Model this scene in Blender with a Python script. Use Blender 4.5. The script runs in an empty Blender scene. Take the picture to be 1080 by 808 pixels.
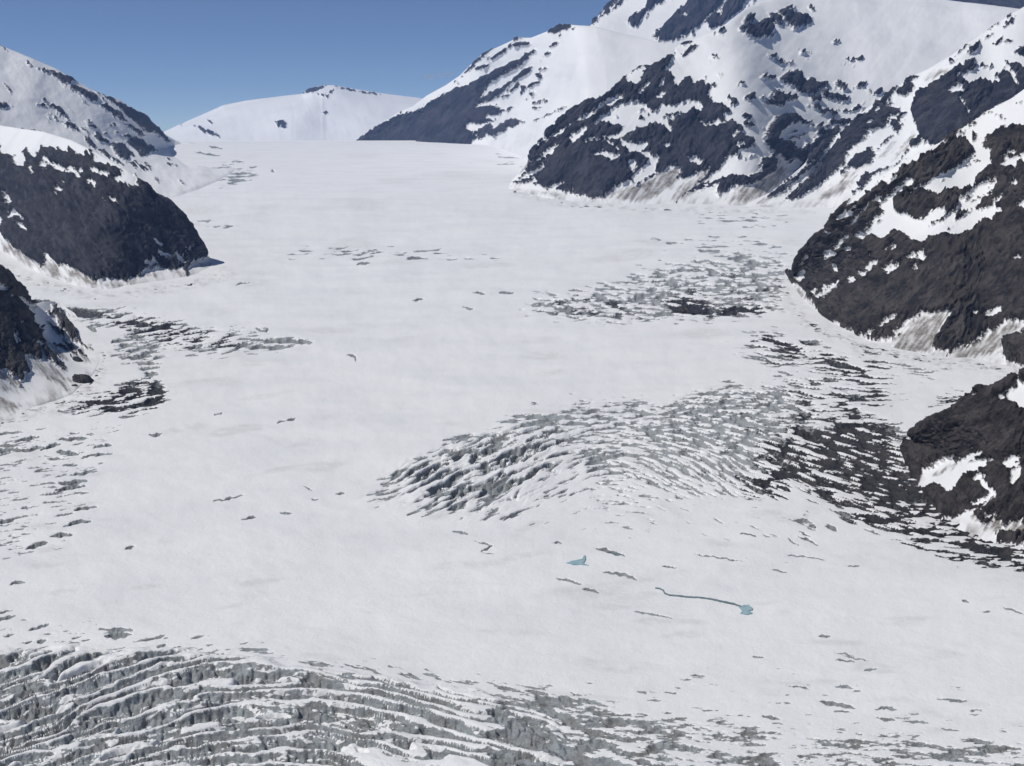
import bpy, math
import numpy as np

# ------------------------------------------------------------------ scene basics
scene = bpy.context.scene
COL = scene.collection
W, H, F = 1080.0, 808.0, 1158.0            # picture size the layout was surveyed at, focal length in its pixels
HC = 600.0                                  # eye height above the valley ice, metres
HORIZON = 135.0
TH = math.atan((H / 2 - HORIZON) / F)       # downward pitch
CT, ST = math.cos(TH), math.sin(TH)
rng = np.random.RandomState(7)

# ------------------------------------------------------------------ noise
_perm = rng.permutation(256)
_perm = np.concatenate([_perm, _perm, _perm])
_ang = rng.rand(256) * 2 * math.pi
_gx, _gy = np.cos(_ang), np.sin(_ang)

def perlin(x, y, seed=0):
    x = np.asarray(x, float) + seed * 17.31; y = np.asarray(y, float) + seed * 9.77
    xi = np.floor(x).astype(np.int64); yi = np.floor(y).astype(np.int64)
    fx = x - xi; fy = y - yi
    u = fx * fx * fx * (fx * (fx * 6 - 15) + 10); v = fy * fy * fy * (fy * (fy * 6 - 15) + 10)
    def g(ix, iy, dx, dy):
        h = _perm[_perm[ix & 255] + (iy & 255)]
        return _gx[h] * dx + _gy[h] * dy
    a = g(xi, yi, fx, fy); b = g(xi + 1, yi, fx - 1, fy)
    c = g(xi, yi + 1, fx, fy - 1); d = g(xi + 1, yi + 1, fx - 1, fy - 1)
    return ((a + u * (b - a)) + v * ((c + u * (d - c)) - (a + u * (b - a)))) * 1.5

def fbm(x, y, oct=4, seed=0, gain=0.5):
    s = 0; a = 1.0; t = 0
    for o in range(oct):
        s = s + a * perlin(x * 2 ** o, y * 2 ** o, seed + o * 3); t += a; a *= gain
    return s / t

def ridged(x, y, oct=4, seed=0, gain=0.55):
    s = 0; a = 1.0; t = 0
    for o in range(oct):
        s = s + a * (1 - 2 * np.abs(perlin(x * 2 ** o, y * 2 ** o, seed + o * 3))); t += a; a *= gain
    return s / t

def sstep(a, b, x):
    t = np.clip((x - a) / (b - a), 0, 1)
    return t * t * (3 - 2 * t)

# ------------------------------------------------------------------ valley profile and survey helpers
def valley_z(Y):
    Y = np.asarray(Y, float)
    z = 420 * sstep(3300, 16200, Y)
    return z - 0.035 * np.clip(Y - 15400, 0, None) ** 1.0 * sstep(15400, 16600, Y)

def slope_of(py):
    v = (H / 2 - np.asarray(py, float)) / F
    return (-ST + v * CT) / (CT + v * ST), (CT + v * ST)

_Yt = np.concatenate([np.linspace(400, 6000, 6000), np.linspace(6001, 15600, 4000)])
_mt = (valley_z(_Yt) - HC) / _Yt
_mt = np.maximum.accumulate(_mt)
def ice_Y(py):
    """distance along the valley at which the ice lies on the survey line py"""
    m, _ = slope_of(py)
    return np.interp(m, _mt, _Yt)

def spot(px, py, Y):
    m, k = slope_of(py)
    return np.stack([(np.asarray(px, float) - W / 2) / F * Y / k, Y + 0 * m, HC + m * Y], -1)

# ------------------------------------------------------------------ outlines -> signed distance (survey units)
def seg_d(x, y, x0, y0, x1, y1):
    dx, dy = x1 - x0, y1 - y0
    t = np.clip(((x - x0) * dx + (y - y0) * dy) / (dx * dx + dy * dy + 1e-9), 0, 1)
    return np.hypot(x - x0 - t * dx, y - y0 - t * dy), t

def poly_sdf(x, y, pts):
    d = np.full(x.shape, 1e9); ins = np.zeros(x.shape, bool)
    n = len(pts)
    for i in range(n):
        x0, y0 = pts[i]; x1, y1 = pts[(i + 1) % n]
        d = np.minimum(d, seg_d(x, y, x0, y0, x1, y1)[0])
        if y0 != y1:
            c = ((y0 > y) != (y1 > y)) & (x < (x1 - x0) * (y - y0) / (y1 - y0) + x0)
            ins ^= c
    return np.where(ins, d, -d)

def line_sdf(x, y, w, pts):
    d = np.full(x.shape, -1e9); n = len(pts) - 1
    for i in range(n):
        dd, t = seg_d(x, y, *pts[i], *pts[i + 1])
        s = (i + t) / n
        d = np.maximum(d, w / 2 * (1.0 - 0.75 * (2 * s - 1) ** 2) - dd)
    return d

def pts_of(s):
    v = [float(q) for q in s.replace(',', ' ').split()]
    return list(zip(v[0::2], v[1::2]))

def shapes(text):
    """lines  'p x y x y ...' (patch)   'l width x y x y ...' (streak)"""
    out = []
    for ln in text.strip().splitlines():
        ln = ln.strip()
        if not ln: continue
        k, rest = ln[0], ln[1:]
        if k.islower() and k == 'l':
            v = rest.split(None, 1); out.append(('l', float(v[0]), pts_of(v[1])))
        else:
            out.append((k, 0, pts_of(rest)))
    return out

def field(x, y, shp, lim=14.0):
    """signed distance to the union of shapes, clamped to +-lim"""
    f = np.full(x.shape, -lim)
    xf, yf, ff = x.ravel(), y.ravel(), f.ravel()
    for k, w, pts in shp:
        a = np.array(pts); lo = a.min(0) - lim - w; hi = a.max(0) + lim + w
        m = np.nonzero((xf > lo[0]) & (xf < hi[0]) & (yf > lo[1]) & (yf < hi[1]))[0]
        if not len(m): continue
        d = poly_sdf(xf[m], yf[m], pts) if k == 'p' else line_sdf(xf[m], yf[m], w, pts)
        ff[m] = np.maximum(ff[m], np.clip(d, -lim, lim))
    return ff.reshape(x.shape)

# ------------------------------------------------------------------ meshes
def grid_mesh(name, P, attrs, mat, flip=False):
    ny, nx = P.shape[:2]
    me = bpy.data.meshes.new(name)
    me.vertices.add(nx * ny)
    me.vertices.foreach_set('co', P.reshape(-1).astype(np.float32))
    i = np.arange(ny * nx).reshape(ny, nx)
    q = np.stack([i[:-1, :-1], i[:-1, 1:], i[1:, 1:], i[1:, :-1]], -1).reshape(-1, 4)
    if flip: q = q[:, ::-1]
    nf = len(q)
    me.loops.add(nf * 4); me.loops.foreach_set('vertex_index', q.reshape(-1).astype(np.int32))
    me.polygons.add(nf)
    me.polygons.foreach_set('loop_start', (np.arange(nf) * 4).astype(np.int32))
    me.polygons.foreach_set('loop_total', np.full(nf, 4, np.int32))
    me.polygons.foreach_set('use_smooth', np.ones(nf, bool))
    for k, v in attrs.items():
        a = me.attributes.new(k, 'FLOAT', 'POINT'); a.data.foreach_set('value', np.ascontiguousarray(v, dtype=np.float32).reshape(-1))
    me.update(); me.validate()
    me.materials.append(mat)
    o = bpy.data.objects.new(name, me); COL.objects.link(o)
    return o

def tag(o, label, cat, kind=None, group=None):
    o['label'] = label; o['category'] = cat
    if kind: o['kind'] = kind
    if group: o['group'] = group
    return o

# ------------------------------------------------------------------ materials
class NT:
    def __init__(s, name):
        s.m = bpy.data.materials.new(name); s.m.use_nodes = True
        s.t = s.m.node_tree; s.t.nodes.clear()
    def n(s, typ, **kw):
        nd = s.t.nodes.new(typ)
        for k, v in kw.items(): setattr(nd, k, v)
        return nd
    def l(s, a, b): s.t.links.new(a, b)
    def attr(s, name): return s.n('ShaderNodeAttribute', attribute_name=name).outputs['Fac']
    def pos(s, sx=1, sy=1, sz=1, rot=0, roty=0):
        g = s.n('ShaderNodeNewGeometry'); mp = s.n('ShaderNodeMapping')
        mp.vector_type = 'TEXTURE'; mp.inputs['Scale'].default_value = (1 / sx, 1 / sy, 1 / sz); mp.inputs['Rotation'].default_value = (0, roty, rot)
        s.l(g.outputs['Position'], mp.inputs['Vector']); return mp.outputs['Vector']
    def noise(s, vec, scale, detail=5, rough=0.6, dist=0.0):
        q = s.n('ShaderNodeTexNoise'); s.l(vec, q.inputs['Vector'])
        q.inputs['Scale'].default_value = scale; q.inputs['Detail'].default_value = detail
        q.inputs['Roughness'].default_value = rough; q.inputs['Distortion'].default_value = dist
        return q.outputs['Fac']
    def val(s, x, inp):
        if isinstance(x, (int, float)): inp.default_value = x
        else: s.l(x, inp)
    def math(s, op, a, b=0.0, c=None):
        q = s.n('ShaderNodeMath', operation=op); s.val(a, q.inputs[0]); s.val(b, q.inputs[1])
        if c is not None: s.val(c, q.inputs[2])
        return q.outputs[0]
    def ramp(s, x, a, b, lo=0.0, hi=1.0):
        q = s.n('ShaderNodeMapRange', interpolation_type='SMOOTHSTEP'); s.val(x, q.inputs['Value'])
        q.inputs['From Min'].default_value = a; q.inputs['From Max'].default_value = b
        q.inputs['To Min'].default_value = lo; q.inputs['To Max'].default_value = hi
        return q.outputs['Result']
    def mix(s, f, a, b):
        q = s.n('ShaderNodeMix', data_type='RGBA'); s.val(f, q.inputs['Factor'])
        for c, i in ((a, q.inputs[6]), (b, q.inputs[7])):
            if isinstance(c, tuple): i.default_value = (*c, 1)
            else: s.l(c, i)
        return q.outputs[2]
    def bump(s, h, dist, strength=1.0, normal=None):
        q = s.n('ShaderNodeBump'); q.inputs['Distance'].default_value = dist; s.val(strength, q.inputs['Strength'])
        s.l(h, q.inputs['Height'])
        if normal is not None: s.l(normal, q.inputs['Normal'])
        return q.outputs['Normal']
    def finish(s, col, rough=0.8, normal=None, spec=0.2, **kw):
        b = s.n('ShaderNodeBsdfPrincipled'); o = s.n('ShaderNodeOutputMaterial')
        if isinstance(col, tuple): b.inputs['Base Color'].default_value = (*col, 1)
        else: s.l(col, b.inputs['Base Color'])
        s.val(rough, b.inputs['Roughness']); b.inputs['Specular IOR Level'].default_value = spec
        if normal is not None: s.l(normal, b.inputs['Normal'])
        s.l(b.outputs[0], o.inputs['Surface']); return s.m

SNOW = (0.82, 0.82, 0.82)
SNOW2 = (0.745, 0.75, 0.757)
DIRT = (0.12, 0.108, 0.096)

def mountain_material(name, unit, rock_a=(0.019, 0.021, 0.030), rock_b=(0.042, 0.041, 0.047), dip=0.7):
    """unit: metres that one survey unit spans on this mountain"""
    t = NT(name)
    p = t.pos()
    n1 = t.noise(p, 1 / (3.0 * unit), 4, 0.65)
    n2 = t.noise(p, 1 / (16.0 * unit), 6, 0.6)
    n3 = t.noise(p, 1 / (60.0 * unit), 4, 0.55)
    f = t.math('ADD', t.attr('rock'), t.math('MULTIPLY', t.math('SUBTRACT', n1, 0.5), 4.4))
    n0 = t.noise(p, 1 / (1.3 * unit), 3, 0.6)
    f = t.math('ADD', f, t.math('MULTIPLY', t.math('SUBTRACT', n0, 0.5), 2.6))
    fr = t.ramp(f, -0.5, 0.5)
    rock = t.mix(t.ramp(n2, 0.32, 0.66), rock_a, rock_b)
    rock = t.mix(t.ramp(t.noise(t.pos(1, 1, 4.5, 0, dip), 1 / (26.0 * unit), 6, 0.66, 0.6), 0.48, 0.64, 0, 0.75), rock, tuple(c * 1.7 for c in rock_b))
    rock = t.mix(t.ramp(n1, 0.55, 0.8, 0, 0.6), rock, tuple(c * 0.55 for c in rock_a))
    rock = t.mix(t.ramp(t.attr('tone'), 0.0, 0.55, 0, 0.6), rock, tuple(c * 1.6 for c in rock_b))
    rock = t.mix(t.ramp(t.attr('tone'), -0.05, -0.5, 0, 0.65), rock, tuple(c * 0.6 for c in rock_a))
    snow = t.mix(t.ramp(n3, 0.4, 0.7), SNOW, SNOW2)
    d = t.math('MULTIPLY', t.attr('dirt'), t.ramp(n1, 0.2, 0.6, 0.55, 1.0))
    snow = t.mix(d, snow, t.mix(n2, DIRT, (0.24, 0.215, 0.19)))
    col = t.mix(fr, snow, rock)
    bh = t.math('ADD', t.math('MULTIPLY', n1, 1.4), t.math('MULTIPLY', n2, 3.4))
    nb = t.bump(bh, unit * 1.0, t.math('ADD', t.math('MULTIPLY', fr, 0.75), 0.05))
    return t.finish(col, t.math('ADD', 0.6, t.math('MULTIPLY', fr, 0.3)), nb, 0.15)
# ------------------------------------------------------------------ mountains
def resample(row, n):
    a = np.array([(p[0], p[1], ice_Y(p[1]) if p[2] is None else max(p[2], 1.0)) for p in row], float)
    a[:, 2] = np.log(a[:, 2])
    s = np.concatenate([[0], np.cumsum(np.hypot(np.diff(a[:, 0]), np.diff(a[:, 1])))])
    t = np.linspace(0, s[-1], n)
    out = np.stack([np.interp(t, s, a[:, k]) for k in range(3)], -1)
    k = 3; ker = np.exp(-0.5 * (np.arange(-6, 7) / k) ** 2); ker /= ker.sum()
    dep = np.pad(out[:, 2], 6, mode='edge'); out[:, 2] = np.convolve(dep, ker, 'valid')   # soften the depth, keep the outline
    return out

def hermite(rows, counts):
    """monotone cubic through the rows; rows (K, n, 3)"""
    R = np.array(rows); K = len(R)
    d = R[1:] - R[:-1]
    m = np.zeros_like(R)
    m[0] = d[0]; m[-1] = d[-1]
    for k in range(1, K - 1):
        a, b = d[k - 1], d[k]
        m[k] = np.where(a * b > 0, 2 * a * b / np.where(np.abs(a + b) < 1e-12, 1e-12, a + b), 0)
    out = []
    for k in range(K - 1):
        for t in np.linspace(0, 1, counts[k], endpoint=False):
            h00 = 2 * t ** 3 - 3 * t ** 2 + 1; h10 = t ** 3 - 2 * t ** 2 + t; h01 = -2 * t ** 3 + 3 * t ** 2; h11 = t ** 3 - t ** 2
            out.append(h00 * R[k] + h10 * m[k] + h01 * R[k + 1] + h11 * m[k + 1])
    out.append(R[-1])
    return np.array(out)

def mountain(name, label, rows, base, ops, dirt='', fall=60.0, rel=5.0, snow_rel=1.2, n=None, seed=1,
             step=0.95, mat_kw={}, back=(1.10, 70), ragged=1.0, streak=3.0, crest=1.0, slopes=None, scree=1.0):
    L = [sum(math.hypot(b[0] - a[0], b[1] - a[1]) for a, b in zip(r, r[1:])) for r in rows]
    n = n or int(max(L) / step)
    R = [resample(r, n) for r in rows]
    if slopes:                                           # depth from the steepness of the ground between the rows
        for k in range(1, len(R)):
            Yb = np.exp(R[k - 1][:, 2]); zb = HC + slope_of(R[k - 1][:, 1])[0] * Yb
            m = slope_of(R[k][:, 1])[0]; ta = slopes[k - 1] * (1 + 0.12 * fbm(R[k][:, 0] / 70, R[k][:, 1] / 70 + 5 * k, 2, seed + 70))
            Yk = (HC - zb + ta * Yb) / (ta - m)
            ker = np.exp(-0.5 * (np.arange(-15, 16) / 6.0) ** 2); ker /= ker.sum()
            Yk = np.convolve(np.pad(np.maximum(Yk, Yb + 2), 15, mode='edge'), ker, 'valid')
            R[k][:, 2] = np.log(Yk)
    # let the ridge run on past the surveyed part and come down to the ice there
    def run_on(R, right):
        e = R[0][-1 if right else 0].copy(); e[0] = 1640.0 if right else -620.0
        e[1] += 25; e[2] = min(e[2], math.log(float(ice_Y(e[1]))))
        out = []
        for q in R:
            a = q[-1 if right else 0]; t = np.linspace(0, 1, 76)[1:, None]
            t2 = np.concatenate([t, t ** 2.2, t ** 1.6], 1)
            ex = a + (e - a) * t2
            out.append(np.concatenate([q, ex]) if right else np.concatenate([ex[::-1], q]))
        return out
    if rows[0][-1][0] >= 1100: R = run_on(R, True)
    if rows[0][0][0] <= -155: R = run_on(R, False)
    cnt = [max(4, int(np.hypot(*(R[k + 1] - R[k])[:, :2].T).max() / step)) for k in range(len(R) - 1)]
    last = R[-1].copy(); last[:, 1] += back[1] * 0.25; last[:, 2] += math.log(1 + (back[0] - 1) * 0.35)
    far = R[-1].copy(); far[:, 1] += back[1]; far[:, 2] += math.log(back[0])
    R += [last, far]; cnt += [14, 12]
    G = hermite(R, cnt)
    nf = sum(cnt[:-2])
    px, py, Y = G[..., 0], G[..., 1], np.exp(G[..., 2])
    P = spot(px, py, Y)
    sink = 3.5 * np.clip(1 - np.arange(len(G)) / 12.0, 0, 1) ** 1.5
    P[..., 2] -= sink[:, None] * Y / F
    # rock / snow layout
    wx = px + ragged * (2.2 * fbm(px / 11, py / 11, 3, seed) + 1.1 * perlin(px / 3.1, py / 3.1, seed + 5))
    wy = py + ragged * (2.2 * fbm(px / 11, py / 11, 3, seed + 9) + 1.1 * perlin(px / 3.1, py / 3.1, seed + 6))
    f = np.full(px.shape, 9.0 if base == 'rock' else -9.0)
    for kind, text in ops:
        g = field(wx, wy, shapes(text), 9.0)
        f = np.maximum(f, g) if kind == 'rock' else np.minimum(f, -g)
    a = math.radians(fall); ca, sa = math.cos(a), math.sin(a)
    s = px * ca + py * sa; tt = -px * sa + py * ca
    st = fbm(tt / streak, s / (streak * 5), 4, seed + 20)
    f = f + (2.6 * st + 1.9 * fbm(px / 4.5, py / 4.5, 3, seed + 30)) * sstep(9, 2, np.abs(f))
    sp = fbm(tt / 3.6, s / 13, 3, seed + 33) + 0.35 * fbm(px / 30, py / 30, 2, seed + 34)      # slivers of rock in the snow, of snow in the rock
    f = np.maximum(f, np.where(f > -8.5, (sp - 0.46) * 12 - 0.25 * np.clip(-f, 0, 9), -9))
    sq = fbm(tt / 3.2, s / 15, 3, seed + 36) + 0.35 * fbm(px / 26, py / 26, 2, seed + 37)
    f = np.minimum(f, np.where(f < 8.5, -(sq - 0.44) * 12 + 0.25 * np.clip(f, 0, 9), 9))
    if base == 'rock': f = f - 0.9 * sstep(9, 2, np.abs(f))
    rk = sstep(-1.5, 3.0, f)
    dr = np.zeros(px.shape)
    if dirt:
        dr = sstep(-3.0, 4.0, field(wx, wy, shapes(dirt), 9.0) + 5.0 * st) * (0.35 + 0.65 * sstep(-0.5, 0.5, st + 0.15 + 0.5 * fbm(px / 16, py / 12, 3, seed + 90)))
    foot = sstep(cnt[0] * 1.25, cnt[0] * 0.2, np.arange(len(G))[:, None] + 6 * fbm(px / 14, py / 14, 3, seed + 95))
    dr = np.maximum(dr, 0.7 * scree * foot * sstep(-0.3, 0.6, 0.5 * st + fbm(tt / 13, s / 26, 4, seed + 96) + 0.5 * fbm(px / 30, py / 30, 2, seed + 97)))
    # relief, along the slope's normal
    nx_ = np.gradient(P, axis=1); ny_ = np.gradient(P, axis=0)
    N = np.cross(nx_, ny_); N /= np.linalg.norm(N, axis=-1, keepdims=True) + 1e-9
    mid = N[:nf]; tocam = np.array([0, 0, HC]) - P[:nf]
    if (mid * tocam).sum() < 0: N = -N
    for _ in range(3):                                   # smooth the normals
        N = (N + np.roll(N, 6, 0) + np.roll(N, -6, 0) + np.roll(N, 6, 1) + np.roll(N, -6, 1)); N /= np.linalg.norm(N, axis=-1, keepdims=True) + 1e-9
    tw = tt + 5 * fbm(px / 22, py / 22, 3, seed + 80); sw = s + 6 * fbm(px / 22, py / 22, 3, seed + 83)
    rr = (1.5 * ridged(tw / 32, sw / 85, 5, seed + 40) + 0.62 * ridged(tw / 11, sw / 20, 4, seed + 44) + 0.9 * fbm(px / 34, py / 34, 5, seed + 48)
          + 0.26 * fbm(px / 4, py / 4, 3, seed + 52))
    sn = 0.8 * fbm(px / 60, py / 45, 3, seed + 60) + 0.14 * fbm(tt / 12, s / 40, 3, seed + 64) + 0.10 * fbm(px / 9, py / 7, 3, seed + 66)
    v = np.arange(len(G))[:, None]
    edge = sstep(0, 10, v) * (1 - (1 - crest) * sstep(nf - 30, nf, v))
    h = edge * (rk * (rel * rr + 1.4) + (1 - rk) * snow_rel * sn * 1.6)
    unit = float(np.median(Y[:nf])) / F
    P = P + N * (h * Y / F)[..., None]
    mat = mountain_material(name + '_ground', unit, dip=(-0.75 if fall > 90 else 0.75), **mat_kw)
    o = grid_mesh(name, P, {'rock': f, 'dirt': dr, 'tone': 0.7 * st + 0.6 * fbm(px / 30, py / 22, 4, seed + 98)}, mat)
    # faces outwards
    k = len(o.data.polygons) // 3
    c = o.data.polygons[k]
    if c.normal.dot(o.data.vertices[c.vertices[0]].co) > 0: o.data.flip_normals()
    return tag(o, label, 'mountain', 'structure')

G_ = None   # "on the ice": depth taken from the valley profile
# --- distant snow dome
mountain('mountain', 'low rounded snow dome far beyond the head of the glacier',
    [[(130, 168, 20500), (250, 168, 20500), (400, 168, 20500), (520, 168, 20500)],
     [(130, 152, 21500), (200, 142, 21500), (310, 122, 21800), (340, 108, 22500), (400, 122, 22000), (520, 140, 21500)],
     [(130, 160, 23500), (175, 138, 23500), (190, 131, 23500), (215, 120, 23500), (235, 111, 23500), (260, 106, 23600), (300, 101, 23700), (318, 99, 23700), (326, 93, 23600), (340, 90, 23600), (353, 90, 23700), (375, 94, 24000), (400, 98, 24200), (440, 103, 24500), (520, 118, 24500)]],
    'snow', [('rock', '''
p 319 98 324 94 332 91 344 90.5 340 94 333 96.5 326 98.5
p 290 128 297 126 303 131 300 135 294 133
l 4 205 133 216 138 232 145
l 2 219 127 225 130
l 2 186 131 193 128
l 2.5 336 99 345 102 352 95
l 1.5 353 91 375 96 401 100
l 1.5 336 119 346 120''')], fall=60, rel=1.0, snow_rel=1.6, scree=0.0, seed=3, back=(1.1, 40), ragged=0.35, crest=0.1)  # the bent stroke under the cap paints the cliff's shade in rock colour

# --- ridge behind the upper right snow field (only a sliver shows)
mountain('mountain', 'dark blue ridge sliver behind the snow crest at the top right corner',
    [[(900, 30, 15500), (1030, 30, 15500), (1200, 40, 15500)],
     [(900, 6, 16200), (990, 2, 16200), (1040, -2, 16200), (1080, -2, 16200), (1200, -8, 16200)]],
    'rock', [], seed=5, rel=2, crest=0.3)

# --- summit with rock ribs
mountain('mountain', 'high summit with navy rock ribs and hanging ice behind the snow field',
    [[(590, 75, 14800), (650, 75, 14800), (760, 75, 14800), (880, 60, 14800)],
     [(608, 40, 15400), (665, 35, 15500), (760, 25, 15300), (880, 20, 15300)],
     [(615, 34, 16000), (626, 24, 16200), (632, 15, 16300), (640, 5, 16500), (646, -1, 16600), (668, -25, 17000), (720, -50, 17000), (800, -60, 17000), (900, -40, 17000)]],
    'snow', [('rock', '''
p 624 26 630 17 638 7 646 -3 668 -8 655 5 645 12 635 18 630 23
p 661 23 670 16 680 10 683 2 688 -6 702 -6 700 5 691 8 682 14 677 22 672 29 665 29
p 688 40 698 30 708 17 716 11 724 3 732 -8 800 -10 792 5 783 11 772 20 760 28 749 33 746 27 743 24 735 30 728 35 718 41 707 45 695 43'''),
     ('snow', '''
l 2.5 643 13 653 1
l 1.6 632 18 638 12
l 2.2 742 23 755 14 768 -2
l 1.8 719 17 725 15
p 781 8 787 2 793 -2 795 5 786 10''')], fall=115, rel=3.0, snow_rel=1.0, scree=0.0, seed=8, ragged=0.6, crest=0.3)

# --- mountain beyond the right end of the skyline ice
mountain('mountain', 'long navy rock face striped with snow rising right of the glacier head',
    [[(360, 158, 16300), (420, 157, 16000), (480, 154, 14600), (515, 153, G_), (545, 163, G_), (570, 176, G_), (610, 190, 8800), (720, 190, 8800)],
     [(372, 151, 0), (430, 135, 0), (500, 118, 0), (550, 112, 0), (600, 105, 0), (640, 95, 0), (720, 95, 0)],
     [(362, 158, 0), (376, 149, 0), (384, 142, 0), (400, 131, 0), (420, 119, 0), (436, 112, 0), (450, 101, 0), (470, 90, 0), (485, 80, 0), (495, 70, 0), (505, 60, 0), (515, 54, 0), (530, 47, 0), (545, 40, 0), (560, 40, 0), (572, 35, 0), (580, 32, 0), (590, 26, 0), (602, 26, 0), (628, 28, 0), (660, 36, 0), (720, 50, 0)]],
    'snow', [('rock', '''
p 370 155 384 142 400 132 420 122 440 117 448 111 455 107 463 103 470 97 480 94 490 92 500 88 510 82 520 76 530 71 540 64 550 62 556 55 565 52 566 54 560 60 553 66 545 72 535 78 525 83 515 92 508 103 520 95 530 92 540 85 548 80 553 71 563 70 560 76 552 82 545 86 535 94 525 103 515 107 506 110 503 114 515 111 525 112 530 114 524 122 515 122 512 125 520 128 508 132 495 130 492 136 496 139 508 136 518 130 522 136 530 130 540 125 552 126 554 129 545 134 535 137 528 141 520 144 500 149 490 158 370 160
p 488 80 500 67 512 55 516 53 513 60 505 66 498 74 490 80 480 88
l 4 504 73 512 71
l 3.2 515 63 528 57 541 47
p 538 49 545 45 555 44 560 46 553 49 545 50
l 3 538 42 552 40
p 579 33 588 25 600 24 602 29 595 33 588 35 583 35
l 2.5 581 49 590 45
l 2.5 573 59 581 56
l 2.5 570 74 578 72
l 3 567 82 575 81
l 4 559 91 568 87
p 549 96 551 91 557 91 557 95 553 98
l 3.4 540 97 545 92 549 87
l 3 531 102 538 100
l 4 559 99 563 98
l 2.5 562 109 570 107 578 107
l 2.5 563 114 571 114
l 4 522 122 527 118 533 116
l 4 532 119 542 113
l 2.5 586 36 590 33
l 1.6 565 128 585 118 600 112'''),
     ('snow', '''
p 493 139 497 131 505 131 507 134 500 137 496 139
l 1.5 470 100 478 95 484 92
l 1.3 441 117 452 109''')], slopes=[0.6, 0.55], fall=125, rel=2.6, snow_rel=1.6, scree=0.2, seed=12, ragged=0.7, crest=0.4)

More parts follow.
